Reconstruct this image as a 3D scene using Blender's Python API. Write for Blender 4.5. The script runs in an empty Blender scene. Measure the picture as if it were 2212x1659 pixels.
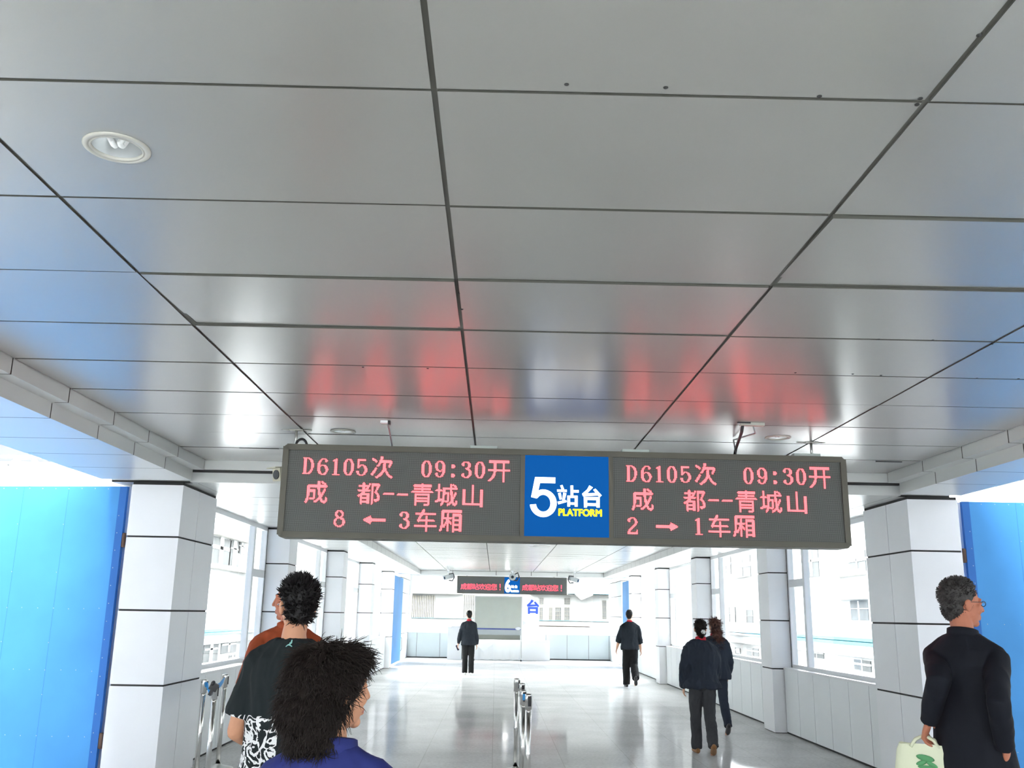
import bpy, bmesh, math, random
from mathutils import Vector, Matrix, noise
from mathutils.bvhtree import BVHTree
import mathutils
SC = bpy.context.scene
COL = SC.collection
R = math.radians
# ------------------------------------------------------------------ camera
EYE = Vector((0, 0, 1.62)); FPX = 2023.7087
PITCH, YAW, ROLL = .2413, .0131, .0175
_cy, _sy, _cp, _sp = math.cos(YAW), math.sin(YAW), math.cos(PITCH), math.sin(PITCH)
FW = Vector((_sy*_cp, _cy*_cp, _sp)); RT = Vector((_cy, -_sy, 0)); UPV = RT.cross(FW)
_c, _s = math.cos(ROLL), math.sin(ROLL)
CX = RT*_c + UPV*_s; CY = UPV*_c - RT*_s
cam_d = bpy.data.cameras.new('camera'); cam = bpy.data.objects.new('camera', cam_d); COL.objects.link(cam)
cam_d.sensor_width = 36; cam_d.lens = 36*FPX/2212; cam_d.clip_start = .05; cam_d.clip_end = 400
m4 = Matrix((CX, CY, -FW)).transposed().to_4x4(); m4.translation = EYE
cam.matrix_world = m4
SC.camera = cam
def un(u, v, X=None, Y=None, Z=None):
    """point of the place seen at photograph position (u, v), on one plane"""
    d = FW + CX*((u-1106)/FPX) - CY*((v-829.5)/FPX)
    t = (X-EYE.x)/d.x if X is not None else (Y-EYE.y)/d.y if Y is not None else (Z-EYE.z)/d.z
    return EYE + d*t
# ------------------------------------------------------------------ world, light, exposure
W = bpy.data.worlds.new('overcast'); SC.world = W; W.use_nodes = True
bg = W.node_tree.nodes['Background']; bg.inputs[0].default_value = (.93, .97, 1, 1); bg.inputs[1].default_value = 9.6
SC.view_settings.view_transform = 'Standard'; SC.view_settings.look = 'None'
SC.view_settings.gamma = 1; SC.view_settings.exposure = 1.68; SC.view_settings.use_curve_mapping = False
try:
    SC.cycles.max_bounces = 10; SC.cycles.diffuse_bounces = 6; SC.cycles.transparent_max_bounces = 24
    SC.cycles.use_denoising = True; SC.cycles.sample_clamp_indirect = 6
except Exception: pass
# ------------------------------------------------------------------ materials
def mat(name, col, rough=.5, metal=0., spec=.5, emit=None, estr=1., nz=None, bump=None):
    m = bpy.data.materials.new(name); m.use_nodes = True
    t = m.node_tree; b = t.nodes['Principled BSDF']
    b.inputs['Base Color'].default_value = (*col, 1); b.inputs['Roughness'].default_value = rough
    b.inputs['Metallic'].default_value = metal; b.inputs['Specular IOR Level'].default_value = spec
    if emit: b.inputs['Emission Color'].default_value = (*emit, 1); b.inputs['Emission Strength'].default_value = estr
    if nz or bump:
        tc = t.nodes.new('ShaderNodeTexCoord')
    if nz:   # nz = (scale, amount, detail)
        n = t.nodes.new('ShaderNodeTexNoise'); n.inputs['Scale'].default_value = nz[0]; n.inputs['Detail'].default_value = nz[2]
        t.links.new(tc.outputs['Object'], n.inputs['Vector'])
        r = t.nodes.new('ShaderNodeMapRange'); r.inputs[1].default_value = .3; r.inputs[2].default_value = .7
        r.inputs[3].default_value = 1-nz[1]; r.inputs[4].default_value = 1+nz[1]
        t.links.new(n.outputs['Fac'], r.inputs[0])
        x = t.nodes.new('ShaderNodeVectorMath'); x.operation = 'SCALE'; x.inputs[0].default_value = col
        t.links.new(r.outputs[0], x.inputs['Scale']); t.links.new(x.outputs[0], b.inputs['Base Color'])
    if bump:  # bump = (scale, strength, distance)
        n = t.nodes.new('ShaderNodeTexNoise'); n.inputs['Scale'].default_value = bump[0]; n.inputs['Detail'].default_value = 3
        t.links.new(tc.outputs['Object'], n.inputs['Vector'])
        k = t.nodes.new('ShaderNodeBump'); k.inputs['Strength'].default_value = bump[1]; k.inputs['Distance'].default_value = bump[2]
        t.links.new(n.outputs['Fac'], k.inputs['Height']); t.links.new(k.outputs[0], b.inputs['Normal'])
    return m
def srgb(r, g, b):
    return tuple((c/255/12.92 if c/255 <= .04045 else ((c/255+.055)/1.055)**2.4) for c in (r, g, b))
M = {}
M['ceil'] = mat('ceiling aluminium panel', (.405, .398, .372), .26, .27, 1.0, nz=(.7, .03, 2))
M['gap'] = mat('dark joint', (.035, .036, .035), .8)
M['joint'] = mat('grey ceiling joint', (.10, .10, .085), .8)
M['soffit'] = mat('soffit panel', (.66, .67, .65), .35, .25, .5)
M['clad'] = mat('white pillar cladding', (.90, .91, .93), .42, 0, .5, nz=(1.3, .025, 3))
M['cladgrey'] = mat('grey wall cladding', (.88, .91, .92), .42, 0, .5, nz=(.8, .03, 3))
M['cladend'] = mat('end wall cladding', (.58, .63, .65), .42, nz=(.8, .03, 3))
M['white'] = mat('white frame paint', (.86, .87, .88), .4)
M['steel'] = mat('polished stainless steel', (.78, .77, .74), .12, 1.)
M['steelb'] = mat('brushed steel', (.62, .62, .60), .3, 1.)
M['dark'] = mat('black plastic', (.02, .02, .022), .45)
M['signframe'] = mat('grey sign housing', srgb(104, 102, 92), .55, .2, .4, nz=(3, .08, 3))
M['gate'] = mat('blue painted sheet steel', (.072, .315, .69), .55, 0, .35, nz=(1.1, .10, 4))
M['gateedge'] = mat('darker blue gate edge', (.018, .15, .50), .55)
M['rivet'] = mat('rivet', (.42, .52, .62), .4, .5)
M['rust'] = mat('rusty hinge', (.13, .08, .06), .7)
M['blueband'] = mat('light blue paint', (.035, .15, .185), .5)
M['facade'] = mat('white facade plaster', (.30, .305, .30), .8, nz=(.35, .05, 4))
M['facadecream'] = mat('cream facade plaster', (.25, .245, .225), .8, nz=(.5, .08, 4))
M['facadeend'] = mat('shaded facade plaster', (.15, .152, .145), .8, nz=(.35, .05, 4))  # facade plaster with shade put into its colour, so less light reaches inside
M['facadeendcream'] = mat('shaded cream plaster', (.125, .122, .108), .8, nz=(.5, .08, 4))  # cream plaster darkened in its colour in the same way
M['winglass'] = mat('facade window', (.036, .039, .039), .6, nz=(2, .25, 3))
M['bars'] = mat('window bars', (.10, .09, .07), .6)
M['extgrey'] = mat('grey facade panel', (.45, .48, .49), .7)
M['blockwall'] = mat('light blocking back wall', (.55, .56, .57), .6)  # for the added back wall, kept dim so it bounces less light
M['truss'] = mat('white truss paint', (.80, .80, .78), .6)
M['ground'] = mat('station yard concrete', (.45, .45, .44), .9)
M['strap'] = mat('blue queue belt', (.03, .34, .80), .6)
M['cloth'] = mat('white table cloth', (.78, .78, .78), .8)
M['board'] = mat('grey green board', (.50, .52, .45), .6, nz=(3, .03, 2))
M['boardframe'] = mat('grey board frame', (.40, .41, .42), .4, .5)
M['darkgap'] = mat('dark olive gap sheet', (.11, .115, .10), .6)
M['navyrail'] = mat('navy rail', (.10, .13, .35), .5)
M['beige'] = mat('beige camera housing', (.58, .55, .42), .45)
M['camgrey'] = mat('grey camera housing', (.42, .45, .45), .35, .4)
M['lens'] = mat('camera lens glass', (.03, .035, .04), .08)
M['signblue'] = mat('blue lightbox', (.002, .045, .17), .65, 0, .04, emit=(.002, .05, .19), estr=.5)
M['lit'] = mat('white lit lettering', (.9, .9, .9), .4, emit=(1, 1, .97), estr=.8)
M['lityellow'] = mat('yellow lit lettering', (.9, .75, .02), .4, emit=(1, .86, .01), estr=.45)
M['led'] = mat('red led', (.25, .02, .03), .4, emit=(1, .065, .075), estr=2.2)
M['ledsoft'] = mat('red led far', (.25, .02, .03), .4, emit=(1, .06, .10), estr=1.0)
M['bluechar'] = mat('blue character', (.04, .11, .72), .5)
M['greymark'] = mat('grey mark', (.5, .5, .52), .6)
M['palegreen'] = mat('pale green bracket', (.62, .70, .66), .5)
M['downrim'] = mat('white lamp ring', (.52, .51, .45), .45)
M['reflector'] = mat('lamp reflector', (.88, .90, .90), .28, .85)
M['tubelamp'] = mat('unlit lamp tube', (.90, .91, .89), .3)
def canopy_mat():   # milky sheet that lets part of the daylight through
    m = bpy.data.materials.new('milky canopy sheet'); m.use_nodes = True; t = m.node_tree; t.nodes.clear()
    o = t.nodes.new('ShaderNodeOutputMaterial'); mix = t.nodes.new('ShaderNodeMixShader'); mix.inputs[0].default_value = .45
    tr = t.nodes.new('ShaderNodeBsdfTranslucent'); tr.inputs[0].default_value = (.25, .255, .27, 1)
    df = t.nodes.new('ShaderNodeBsdfDiffuse'); df.inputs[0].default_value = (.32, .32, .335, 1)
    t.links.new(tr.outputs[0], mix.inputs[1]); t.links.new(df.outputs[0], mix.inputs[2]); t.links.new(mix.outputs[0], o.inputs[0]); return m
M['milky'] = canopy_mat()
# thin window glass: mostly clear, mirrors at grazing angles
def glass_mat():
    m = bpy.data.materials.new('window glass'); m.use_nodes = True; t = m.node_tree; t.nodes.clear()
    o = t.nodes.new('ShaderNodeOutputMaterial'); mix = t.nodes.new('ShaderNodeMixShader')
    tr = t.nodes.new('ShaderNodeBsdfTransparent'); tr.inputs[0].default_value = (.97, .985, .985, 1)
    gl = t.nodes.new('ShaderNodeBsdfGlossy'); gl.inputs['Roughness'].default_value = .02
    lw = t.nodes.new('ShaderNodeLayerWeight'); pw = t.nodes.new('ShaderNodeMath'); pw.operation = 'POWER'; pw.inputs[1].default_value = 4
    t.links.new(lw.outputs['Facing'], pw.inputs[0])
    fr = t.nodes.new('ShaderNodeMapRange'); fr.inputs[3].default_value = .035; fr.inputs[4].default_value = .4; t.links.new(pw.outputs[0], fr.inputs[0])
    t.links.new(fr.outputs[0], mix.inputs[0]); t.links.new(tr.outputs[0], mix.inputs[1]); t.links.new(gl.outputs[0], mix.inputs[2])
    t.links.new(mix.outputs[0], o.inputs[0]); return m
M['glass'] = glass_mat()
def floor_mat():
    m = mat('polished granite tiles', (.5, .5, .5), .1, 0, .12); t = m.node_tree; b = t.nodes['Principled BSDF']
    tc = t.nodes.new('ShaderNodeTexCoord')
    br = t.nodes.new('ShaderNodeTexBrick'); br.offset = 0; br.inputs['Scale'].default_value = 1
    br.inputs['Brick Width'].default_value = .8; br.inputs['Row Height'].default_value = .8
    br.inputs['Mortar Size'].default_value = .004; br.inputs['Mortar Smooth'].default_value = .1
    br.inputs['Color1'].default_value = (.66, .66, .65, 1); br.inputs['Color2'].default_value = (.62, .62, .61, 1)
    br.inputs['Mortar'].default_value = (.50, .49, .47, 1)
    t.links.new(tc.outputs['Object'], br.inputs['Vector'])
    n = t.nodes.new('ShaderNodeTexNoise'); n.inputs['Scale'].default_value = 26; n.inputs['Detail'].default_value = 6
    t.links.new(tc.outputs['Object'], n.inputs['Vector'])
    n2 = t.nodes.new('ShaderNodeTexNoise'); n2.inputs['Scale'].default_value = 1.2; n2.inputs['Detail'].default_value = 3
    t.links.new(tc.outputs['Object'], n2.inputs['Vector'])
    ad = t.nodes.new('ShaderNodeMath'); ad.operation = 'ADD'; t.links.new(n.outputs['Fac'], ad.inputs[0]); t.links.new(n2.outputs['Fac'], ad.inputs[1])
    r = t.nodes.new('ShaderNodeMapRange'); r.inputs[1].default_value = .7; r.inputs[2].default_value = 1.3; r.inputs[3].default_value = .82; r.inputs[4].default_value = 1.14
    t.links.new(ad.outputs[0], r.inputs[0])
    x = t.nodes.new('ShaderNodeVectorMath'); x.operation = 'SCALE'; t.links.new(br.outputs['Color'], x.inputs[0]); t.links.new(r.outputs[0], x.inputs['Scale'])
    t.links.new(x.outputs[0], b.inputs['Base Color'])
    r2 = t.nodes.new('ShaderNodeMapRange'); r2.inputs[1].default_value = .35; r2.inputs[2].default_value = .65; r2.inputs[3].default_value = .06; r2.inputs[4].default_value = .13
    t.links.new(n2.outputs['Fac'], r2.inputs[0])
    out = [q for q in t.nodes if q.type == 'OUTPUT_MATERIAL'][0]; t.nodes.remove(b)       # dull polish: a diffuse stone with a weak mirror
    df = t.nodes.new('ShaderNodeBsdfDiffuse'); t.links.new(x.outputs[0], df.inputs[0])
    gl = t.nodes.new('ShaderNodeBsdfGlossy'); t.links.new(r2.outputs[0], gl.inputs['Roughness'])
    lw = t.nodes.new('ShaderNodeLayerWeight'); pw = t.nodes.new('ShaderNodeMath'); pw.operation = 'POWER'; pw.inputs[1].default_value = 5
    t.links.new(lw.outputs['Facing'], pw.inputs[0])
    fm = t.nodes.new('ShaderNodeMapRange'); fm.inputs[3].default_value = .03; fm.inputs[4].default_value = .36; t.links.new(pw.outputs[0], fm.inputs[0])
    mx = t.nodes.new('ShaderNodeMixShader'); t.links.new(fm.outputs[0], mx.inputs[0]); t.links.new(df.outputs[0], mx.inputs[1]); t.links.new(gl.outputs[0], mx.inputs[2])
    t.links.new(mx.outputs[0], out.inputs[0])
    return m
M['floor'] = floor_mat()
def screen_mat():   # dark dot-matrix face with paler unlit dots
    m = mat('led matrix face', (.09, .095, .09), .55); t = m.node_tree; b = t.nodes['Principled BSDF']
    tc = t.nodes.new('ShaderNodeTexCoord'); v = t.nodes.new('ShaderNodeVectorMath'); v.operation = 'SCALE'; v.inputs['Scale'].default_value = 1/.00746
    t.links.new(tc.outputs['Object'], v.inputs[0])
    f = t.nodes.new('ShaderNodeVectorMath'); f.operation = 'FRACTION'; t.links.new(v.outputs[0], f.inputs[0])
    s = t.nodes.new('ShaderNodeVectorMath'); s.operation = 'SUBTRACT'; s.inputs[1].default_value = (.5, .5, .5); t.links.new(f.outputs[0], s.inputs[0])
    mu = t.nodes.new('ShaderNodeVectorMath'); mu.operation = 'MULTIPLY'; mu.inputs[1].default_value = (1, 0, 1); t.links.new(s.outputs[0], mu.inputs[0])
    l = t.nodes.new('ShaderNodeVectorMath'); l.operation = 'LENGTH'; t.links.new(mu.outputs[0], l.inputs[0])
    lt = t.nodes.new('ShaderNodeMath'); lt.operation = 'LESS_THAN'; lt.inputs[1].default_value = .3; t.links.new(l.outputs['Value'], lt.inputs[0])
    mx = t.nodes.new('ShaderNodeMix'); mx.data_type = 'RGBA'
    mx.inputs['A'].default_value = (.055, .06, .056, 1); mx.inputs['B'].default_value = (.23, .24, .22, 1)
    t.links.new(lt.outputs[0], mx.inputs['Factor']); t.links.new(mx.outputs['Result'], b.inputs['Base Color']); return m
M['screen'] = screen_mat()
# ------------------------------------------------------------------ mesh helpers
def quad(bm, pts, mi=0):
    f = bm.faces.new([bm.verts.new(p) for p in pts]); f.material_index = mi; return f
def box(bm, x0, x1, y0, y1, z0, z1, mi=0, mtx=None):
    v = [Vector((x, y, z)) for x in (x0, x1) for y in (y0, y1) for z in (z0, z1)]
    if mtx: v = [mtx @ p for p in v]
    v = [bm.verts.new(p) for p in v]
    for i in ((0, 1, 3, 2), (4, 6, 7, 5), (0, 4, 5, 1), (2, 3, 7, 6), (0, 2, 6, 4), (1, 5, 7, 3)):
        f = bm.faces.new([v[j] for j in i]); f.material_index = mi
def frames(pts):
    pts = [Vector(p) for p in pts]; out = []
    ref = None
    for i in range(len(pts)):
        d = (pts[min(i+1, len(pts)-1)] - pts[max(i-1, 0)])
        d = d.normalized() if d.length > 1e-9 else Vector((0, 0, 1))
        if ref is None:
            ref = Vector((1, 0, 0)) if abs(d.x) < .8 else Vector((0, 1, 0))
        a = (ref - d*ref.dot(d)); a = a.normalized() if a.length > 1e-6 else d.orthogonal().normalized()
        ref = a; out.append((pts[i], a, d.cross(a), d))
    return out
def tube(bm, pts, rad, n=12, cap=True, mi=0, smooth=True):
    """loft along pts; rad = number, list of numbers or list of (ra, rb)"""
    fr = frames(pts); k = len(fr)
    rad = [rad]*k if isinstance(rad, (int, float)) else list(rad)
    rad = [(r, r) if isinstance(r, (int, float)) else r for r in rad]
    rings = []
    def ring(p, a, b, ra, rb):
        return [bm.verts.new(p + a*(ra*math.cos(2*math.pi*i/n)) + b*(rb*math.sin(2*math.pi*i/n))) for i in range(n)]
    if cap == 'round':
        p, a, b, d = fr[0]; r = min(rad[0])
        for t in (75, 45): rings.append(ring(p - d*r*math.sin(R(t)), a, b, rad[0][0]*math.cos(R(t)), rad[0][1]*math.cos(R(t))))
    for (p, a, b, d), (ra, rb) in zip(fr, rad): rings.append(ring(p, a, b, ra, rb))
    if cap == 'round':
        p, a, b, d = fr[-1]; r = min(rad[-1])
        for t in (45, 75): rings.append(ring(p + d*r*math.sin(R(t)), a, b, rad[-1][0]*math.cos(R(t)), rad[-1][1]*math.cos(R(t))))
    for q, w in zip(rings, rings[1:]):
        for i in range(n):
            f = bm.faces.new((q[i], q[(i+1) % n], w[(i+1) % n], w[i])); f.material_index = mi; f.smooth = smooth
    if cap:
        f = bm.faces.new(rings[0][::-1]); f.material_index = mi
        f = bm.faces.new(rings[-1]); f.material_index = mi
def lathe(bm, prof, n=32, c=(0, 0, 0), mi=0, axis='Z'):
    c = Vector(c); rings = []
    for r, z in prof:
        rings.append([bm.verts.new(c + Vector((r*math.cos(2*math.pi*i/n), r*math.sin(2*math.pi*i/n), z))) for i in range(n)])
    for q, w in zip(rings, rings[1:]):
        for i in range(n):
            f = bm.faces.new((q[i], q[(i+1) % n], w[(i+1) % n], w[i])); f.material_index = mi; f.smooth = True
def ell(bm, c, r, rot=None, u=16, v=10, mi=0):
    m = Matrix.Translation(Vector(c))
    if rot: m = m @ mathutils.Euler(rot).to_matrix().to_4x4()
    m = m @ Matrix.Diagonal((r[0], r[1], r[2], 1))
    g = bmesh.ops.create_uvsphere(bm, u_segments=u, v_segments=v, radius=1, matrix=m)
    for x in g['verts']:
        for f in x.link_faces: f.material_index = mi; f.smooth = True
def link(name, me, parent=None, loc=None, rot=None):
    o = bpy.data.objects.new(name, me); COL.objects.link(o)
    if parent: o.parent = parent
    if loc: o.location = loc
    if rot: o.rotation_euler = rot
    return o
def obj(name, bm, mats, parent=None, loc=None, rot=None, fix=True):
    if fix: bmesh.ops.recalc_face_normals(bm, faces=bm.faces)
    me = bpy.data.meshes.new(name); bm.to_mesh(me); bm.free()
    for m in (mats if isinstance(mats, (list, tuple)) else [mats]): me.materials.append(M[m] if isinstance(m, str) else m)
    return link(name, me, parent, loc, rot)
def tag(o, label=None, cat=None, group=None, kind=None):
    if label: o['label'] = label
    if cat: o['category'] = cat
    if group: o['group'] = group
    if kind: o['kind'] = kind
    return o
def empty(name, loc, label=None, cat=None, group=None, rz=0):
    o = bpy.data.objects.new(name, None); COL.objects.link(o); o.empty_display_size = .1
    o.location = loc; o.rotation_euler = (0, 0, rz); return tag(o, label, cat, group)
def struct(name, bm, mats, label=None): return tag(obj(name, bm, mats), label, kind='structure')
def copy_tree(o, parent=None):
    c = o.copy(); COL.objects.link(c)
    if parent: c.parent = parent
    for ch in list(o.children): copy_tree(ch, c)
    return c
def poly_mesh(name, loops, mats, parent=None, depth=.0, mtx=None):
    """filled flat shape(s) from 2-D outlines in the XZ plane (holes by even-odd), with a little thickness"""
    cu = bpy.data.curves.new(name, 'CURVE'); cu.dimensions = '2D'; cu.fill_mode = 'BOTH'; cu.extrude = depth
    for L in loops:
        s = cu.splines.new('POLY'); s.points.add(len(L)-1); s.use_cyclic_u = True
        for p, q in zip(s.points, L): p.co = (q[0], q[1], 0, 1)
    return curve_to(name, cu, mats, parent, mtx)
def curve_to(name, cu, mats, parent=None, mtx=None):
    t = bpy.data.objects.new('tmp', cu); COL.objects.link(t)
    dg = bpy.context.evaluated_depsgraph_get(); me = bpy.data.meshes.new_from_object(t.evaluated_get(dg))
    bpy.data.objects.remove(t); bpy.data.curves.remove(cu)
    me.transform(Matrix.Rotation(R(90), 4, 'X'))
    if mtx: me.transform(mtx)
    me.name = name; me.materials.clear()
    for m in (mats if isinstance(mats, (list, tuple)) else [mats]): me.materials.append(M[m])
    return link(name, me, parent)

# ------------------------------------------------------------------ the building
ZC, Z1, Z2 = 3.0553, 2.9583, 2.8492         # near ceiling, soffit step, lower soffit / pillar tops
SL, SR, SL2, SR2 = -2.913, 3.896, -3.0207, 4.0064
OL, OR = -3.89, 4.60                         # outer edges of the lower soffit
YB = 9.2592                                  # where the near bay ends in a cross beam
XL, XR = -3.1445, 4.133                      # corridor faces of the pillars
WL, WR = -3.288, 4.305                       # corridor faces of the low walls
GL, GR = -3.52, 4.46                         # window planes
SILL = .925; YF = 36.5; YE2 = 31.3
TT = [-3.15, -2.38, -1.6, -.74, .07, .84, 1.607, 2.3746, 3.1484, 3.9152, 4.6895, 5.4514, 6.2247, 6.9933, 7.7232, 8.4719, YB]
LX = [-0.2037 + 1.3986*k for k in range(-3, 5)]
# floor
bm = bmesh.new(); box(bm, -9, 10, -6.2, YF+.2, -.25, 0)
struct('floor', bm, 'floor')
bm = bmesh.new(); box(bm, -160, 160, -60, 200, -6.4, -6)
struct('floor', bm, 'ground')
bm = bmesh.new(); box(bm, -13.4, 13.4, -6.2, -6, 0, 5.1)
struct('wall_back_light_block', bm, 'blockwall')  # unseen wall added behind the camera to cut the light on the gates
def panels(bm, xs, ys, z, gap=.012, tilt=.0, seed=1, special={}, th=.025, holes=()):
    """a ceiling of separate sheets with open joints; holes = (x, y, radius) cut for lamps"""
    rnd = random.Random(seed)
    for i in range(len(xs)-1):
        for j in range(len(ys)-1):
            x0, x1, y0, y1 = xs[i]+gap/2, xs[i+1]-gap/2, ys[j]+gap/2, ys[j+1]-gap/2
            a, b = rnd.uniform(-tilt, tilt), rnd.uniform(-tilt, tilt)*.5
            a, b = special.get((i, j), (a, b))
            cx, cy = (x0+x1)/2, (y0+y1)/2
            V = lambda x, y: bm.verts.new((x, y, z + b*(x-cx) + a*(y-cy)))
            c = [(x0, y0), (x1, y0), (x1, y1), (x0, y1)]
            lo = [V(x, y) for x, y in c]
            up = [bm.verts.new((x, y, z+th)) for x, y in c]
            for k in range(4): bm.faces.new((lo[k], lo[(k+1) % 4], up[(k+1) % 4], up[k])).material_index = 1
            hl = [q for q in holes if x0 < q[0] < x1 and y0 < q[1] < y1]
            if not hl: bm.faces.new(lo[::-1]); continue
            hx, hy, hr = hl[0]; n = 48; ang = sorted([2*math.pi*q/n for q in range(n)] + [math.atan2(y-hy, x-hx) % (2*math.pi) for x, y in c])
            outer, inner = [], []
            for t in ang:
                dx, dy = math.cos(t), math.sin(t)
                k = min([(x1-hx)/dx if dx > 1e-6 else (x0-hx)/dx if dx < -1e-6 else 1e9, (y1-hy)/dy if dy > 1e-6 else (y0-hy)/dy if dy < -1e-6 else 1e9])
                outer.append(V(hx+dx*k, hy+dy*k)); inner.append(V(hx+dx*hr, hy+dy*hr))
            for q in range(len(ang)):
                w = (q+1) % len(ang); bm.faces.new((outer[q], inner[q], inner[w], outer[w]))
def backing(bm, xs, ys, z, mi=1):
    """joint strips above the open joints"""
    for x in xs: box(bm, x-.02, x+.02, ys[0], ys[-1], z+.006, z+.012, mi)
    for y in ys: box(bm, xs[0], xs[-1], y-.02, y+.02, z+.0065, z+.0125, mi)
# near ceiling
LAMPS = [(-1.246, 2.763, .078), (-1.28, 7.579, .078), (2.266, 7.463, .078)]
bm = bmesh.new()
xs = [SL] + [x for x in LX if SL+.3 < x < SR-.3] + [SR]
panels(bm, xs, TT, ZC, gap=.017, tilt=.004, seed=5, holes=LAMPS, special={(3, 8): (.026, .002), (1, 9): (.022, -.002), (2, 9): (.014, .0), (2, 8): (.006, 0)})
backing(bm, xs, TT, ZC)
for u, v in ((1224, 182), (1438, 189), (1770, 208), (1988, 213), (1981, 226), (2115, 76), (992, 633), (998, 668), (784, 793), (924, 796),
             (1898, 733), (2015, 735), (1718, 805), (1842, 808), (1903, 811), (2110, 817), (2200, 818), (2143, 743)):
    p = un(u, v, Z=ZC); ell(bm, (p.x, p.y, ZC), (.0075, .0075, .004), u=8, v=6, mi=2)
# a lifted panel edge right of the sign, and the torn slot left of it
p = un(1920, 997, Z=ZC); box(bm, p.x-.12, p.x+.12, p.y-.008, p.y+.008, ZC-.006, ZC+.002, 2)
p = un(560, 968, Z=ZC); box(bm, p.x-.18, p.x+.18, p.y-.006, p.y+.006, ZC-.005, ZC+.002, 2)
struct('ceiling', bm, ['ceil', 'joint', 'gap'])
# stepped soffits of the near bay, both sides, with joints
def soffit(name, s, xa, xb, xo, y0, y1, ys, zt, zm, zb, zs=True):
    """s=-1 left / +1 right; xa ceiling edge, xb lower step, xo outer edge"""
    bm = bmesh.new(); g = .006
    ys = [y0] + [y for y in ys if y0+.1 < y < y1-.1] + [y1]
    for a, b in zip(ys, ys[1:]):
        a += g; b -= g
        quad(bm, [(xa, a, zt), (xa, b, zt), (xa, b, zm), (xa, a, zm)])
        if xb != xa: quad(bm, [(xa, a, zm), (xa, b, zm), (xb, b, zm), (xb, a, zm)])
        if zb != zm: quad(bm, [(xb, a, zm), (xb, b, zm), (xb, b, zb), (xb, a, zb)])
        quad(bm, [(xb, a, zb), (xb, b, zb), (xo, b, zb), (xo, a, zb)])
    e = .012*s   # dark backing just behind the joints
    quad(bm, [(xa+e, y0, zt), (xa+e, y1, zt), (xa+e, y1, zm+.012), (xa+e, y0, zm+.012)], 1)
    if zb != zm: quad(bm, [(xb+e, y0, zm), (xb+e, y1, zm), (xb+e, y1, zb+.012), (xb+e, y0, zb+.012)], 1)
    quad(bm, [(xa, y0, zm+.012), (xa, y1, zm+.012), (xb+e, y1, zm+.012), (xb+e, y0, zm+.012)], 1)
    quad(bm, [(xb, y0, zb+.012), (xb, y1, zb+.012), (xo, y1, zb+.012), (xo, y0, zb+.012)], 1)
    box(bm, min(xo, xo+.02*s), max(xo, xo+.02*s), y0, y1, zb, ZC+.45)          # outer fascia
    return struct(name, bm, ['soffit', 'joint'])
soffit('trim_1', -1, SL, SL2, OL, TT[0], YB, TT, ZC+.03, Z1, Z2)
soffit('trim_2', 1, SR, SR2, OR, TT[0], YB, TT, ZC+.03, Z1, Z2)
# cross beam between the near bay and the corridor
D1 = 1.16; Y1 = 9.40
bm = bmesh.new()
box(bm, SL2-.02, SR2+.02, YB, YB+.08, Z1+.006, ZC+.03)                # upper fascia
box(bm, SL2-.05, SR2+.05, YB+.10, YB+.2, Z2, Z1+.02)                  # lower fascia set back
panels(bm, [OL, SL2, -1.6, -.2, 1.195, 2.594, SR2, OR], [YB+.2, Y1+D1], Z2, gap=.004)
box(bm, OL, OR, YB+.2, Y1+D1-.01, Z2+.02, ZC+.4)
box(bm, SL2-.03, SR2+.03, YB+.03, YB+.1, Z1-.012, Z1+.008, 1)
struct('trim_3', bm, ['soffit', 'gap'])
# roof over everything (keeps the sky out of the ceiling void)
bm = bmesh.new()
box(bm, OL-.05, OR+.05, TT[0], YF+.5, ZC+.42, ZC+.55)
struct('ceiling', bm, 'soffit')
# corridor ceiling
ZC2 = 2.985; S2L, S2R = -2.47, 3.537
bm = bmesh.new()
ys2 = [Y1+D1]
while ys2[-1] < YE2-.5: ys2.append(ys2[-1]+.757)
ys2[-1] = YE2
xs2 = [S2L] + [x for x in LX if S2L+.2 < x < S2R-.2] + [S2R]
panels(bm, xs2, ys2, ZC2, gap=.014, tilt=.003, seed=9)
backing(bm, xs2, ys2, ZC2)
struct('ceiling', bm, ['ceil', 'joint'])
soffit('trim_4', -1, S2L, S2L, OL, Y1+D1+.01, YE2, ys2, ZC2+.03, Z2, Z2)
soffit('trim_5', 1, S2R, S2R, OR, Y1+D1+.01, YE2, ys2, ZC2+.03, Z2, Z2)
# far cross beam
bm = bmesh.new()
xj = [OL, S2L, -1.42, .0, 1.15, 2.0, 2.55, S2R, OR]
for a, b in zip(xj, xj[1:]): box(bm, a+.008, b-.008, YE2+.02, YE2+.3, Z2, ZC2+.05)
box(bm, OL, OR, YE2+.05, YE2+.28, Z2+.02, ZC+.4, 1)
box(bm, S2L-.02, S2R+.02, YE2, YE2+.05, ZC2-.006, ZC2+.022, 1)
struct('trim_6', bm, ['soffit', 'gap'])
bm = bmesh.new(); panels(bm, [OL, -2.2, -.8, .6, 2., 3.4, OR], [YE2+.3, 32.5, 33.8, 35.1, YF+.3], 3.06, gap=.01)
struct('ceiling', bm, 'ceil')
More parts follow.
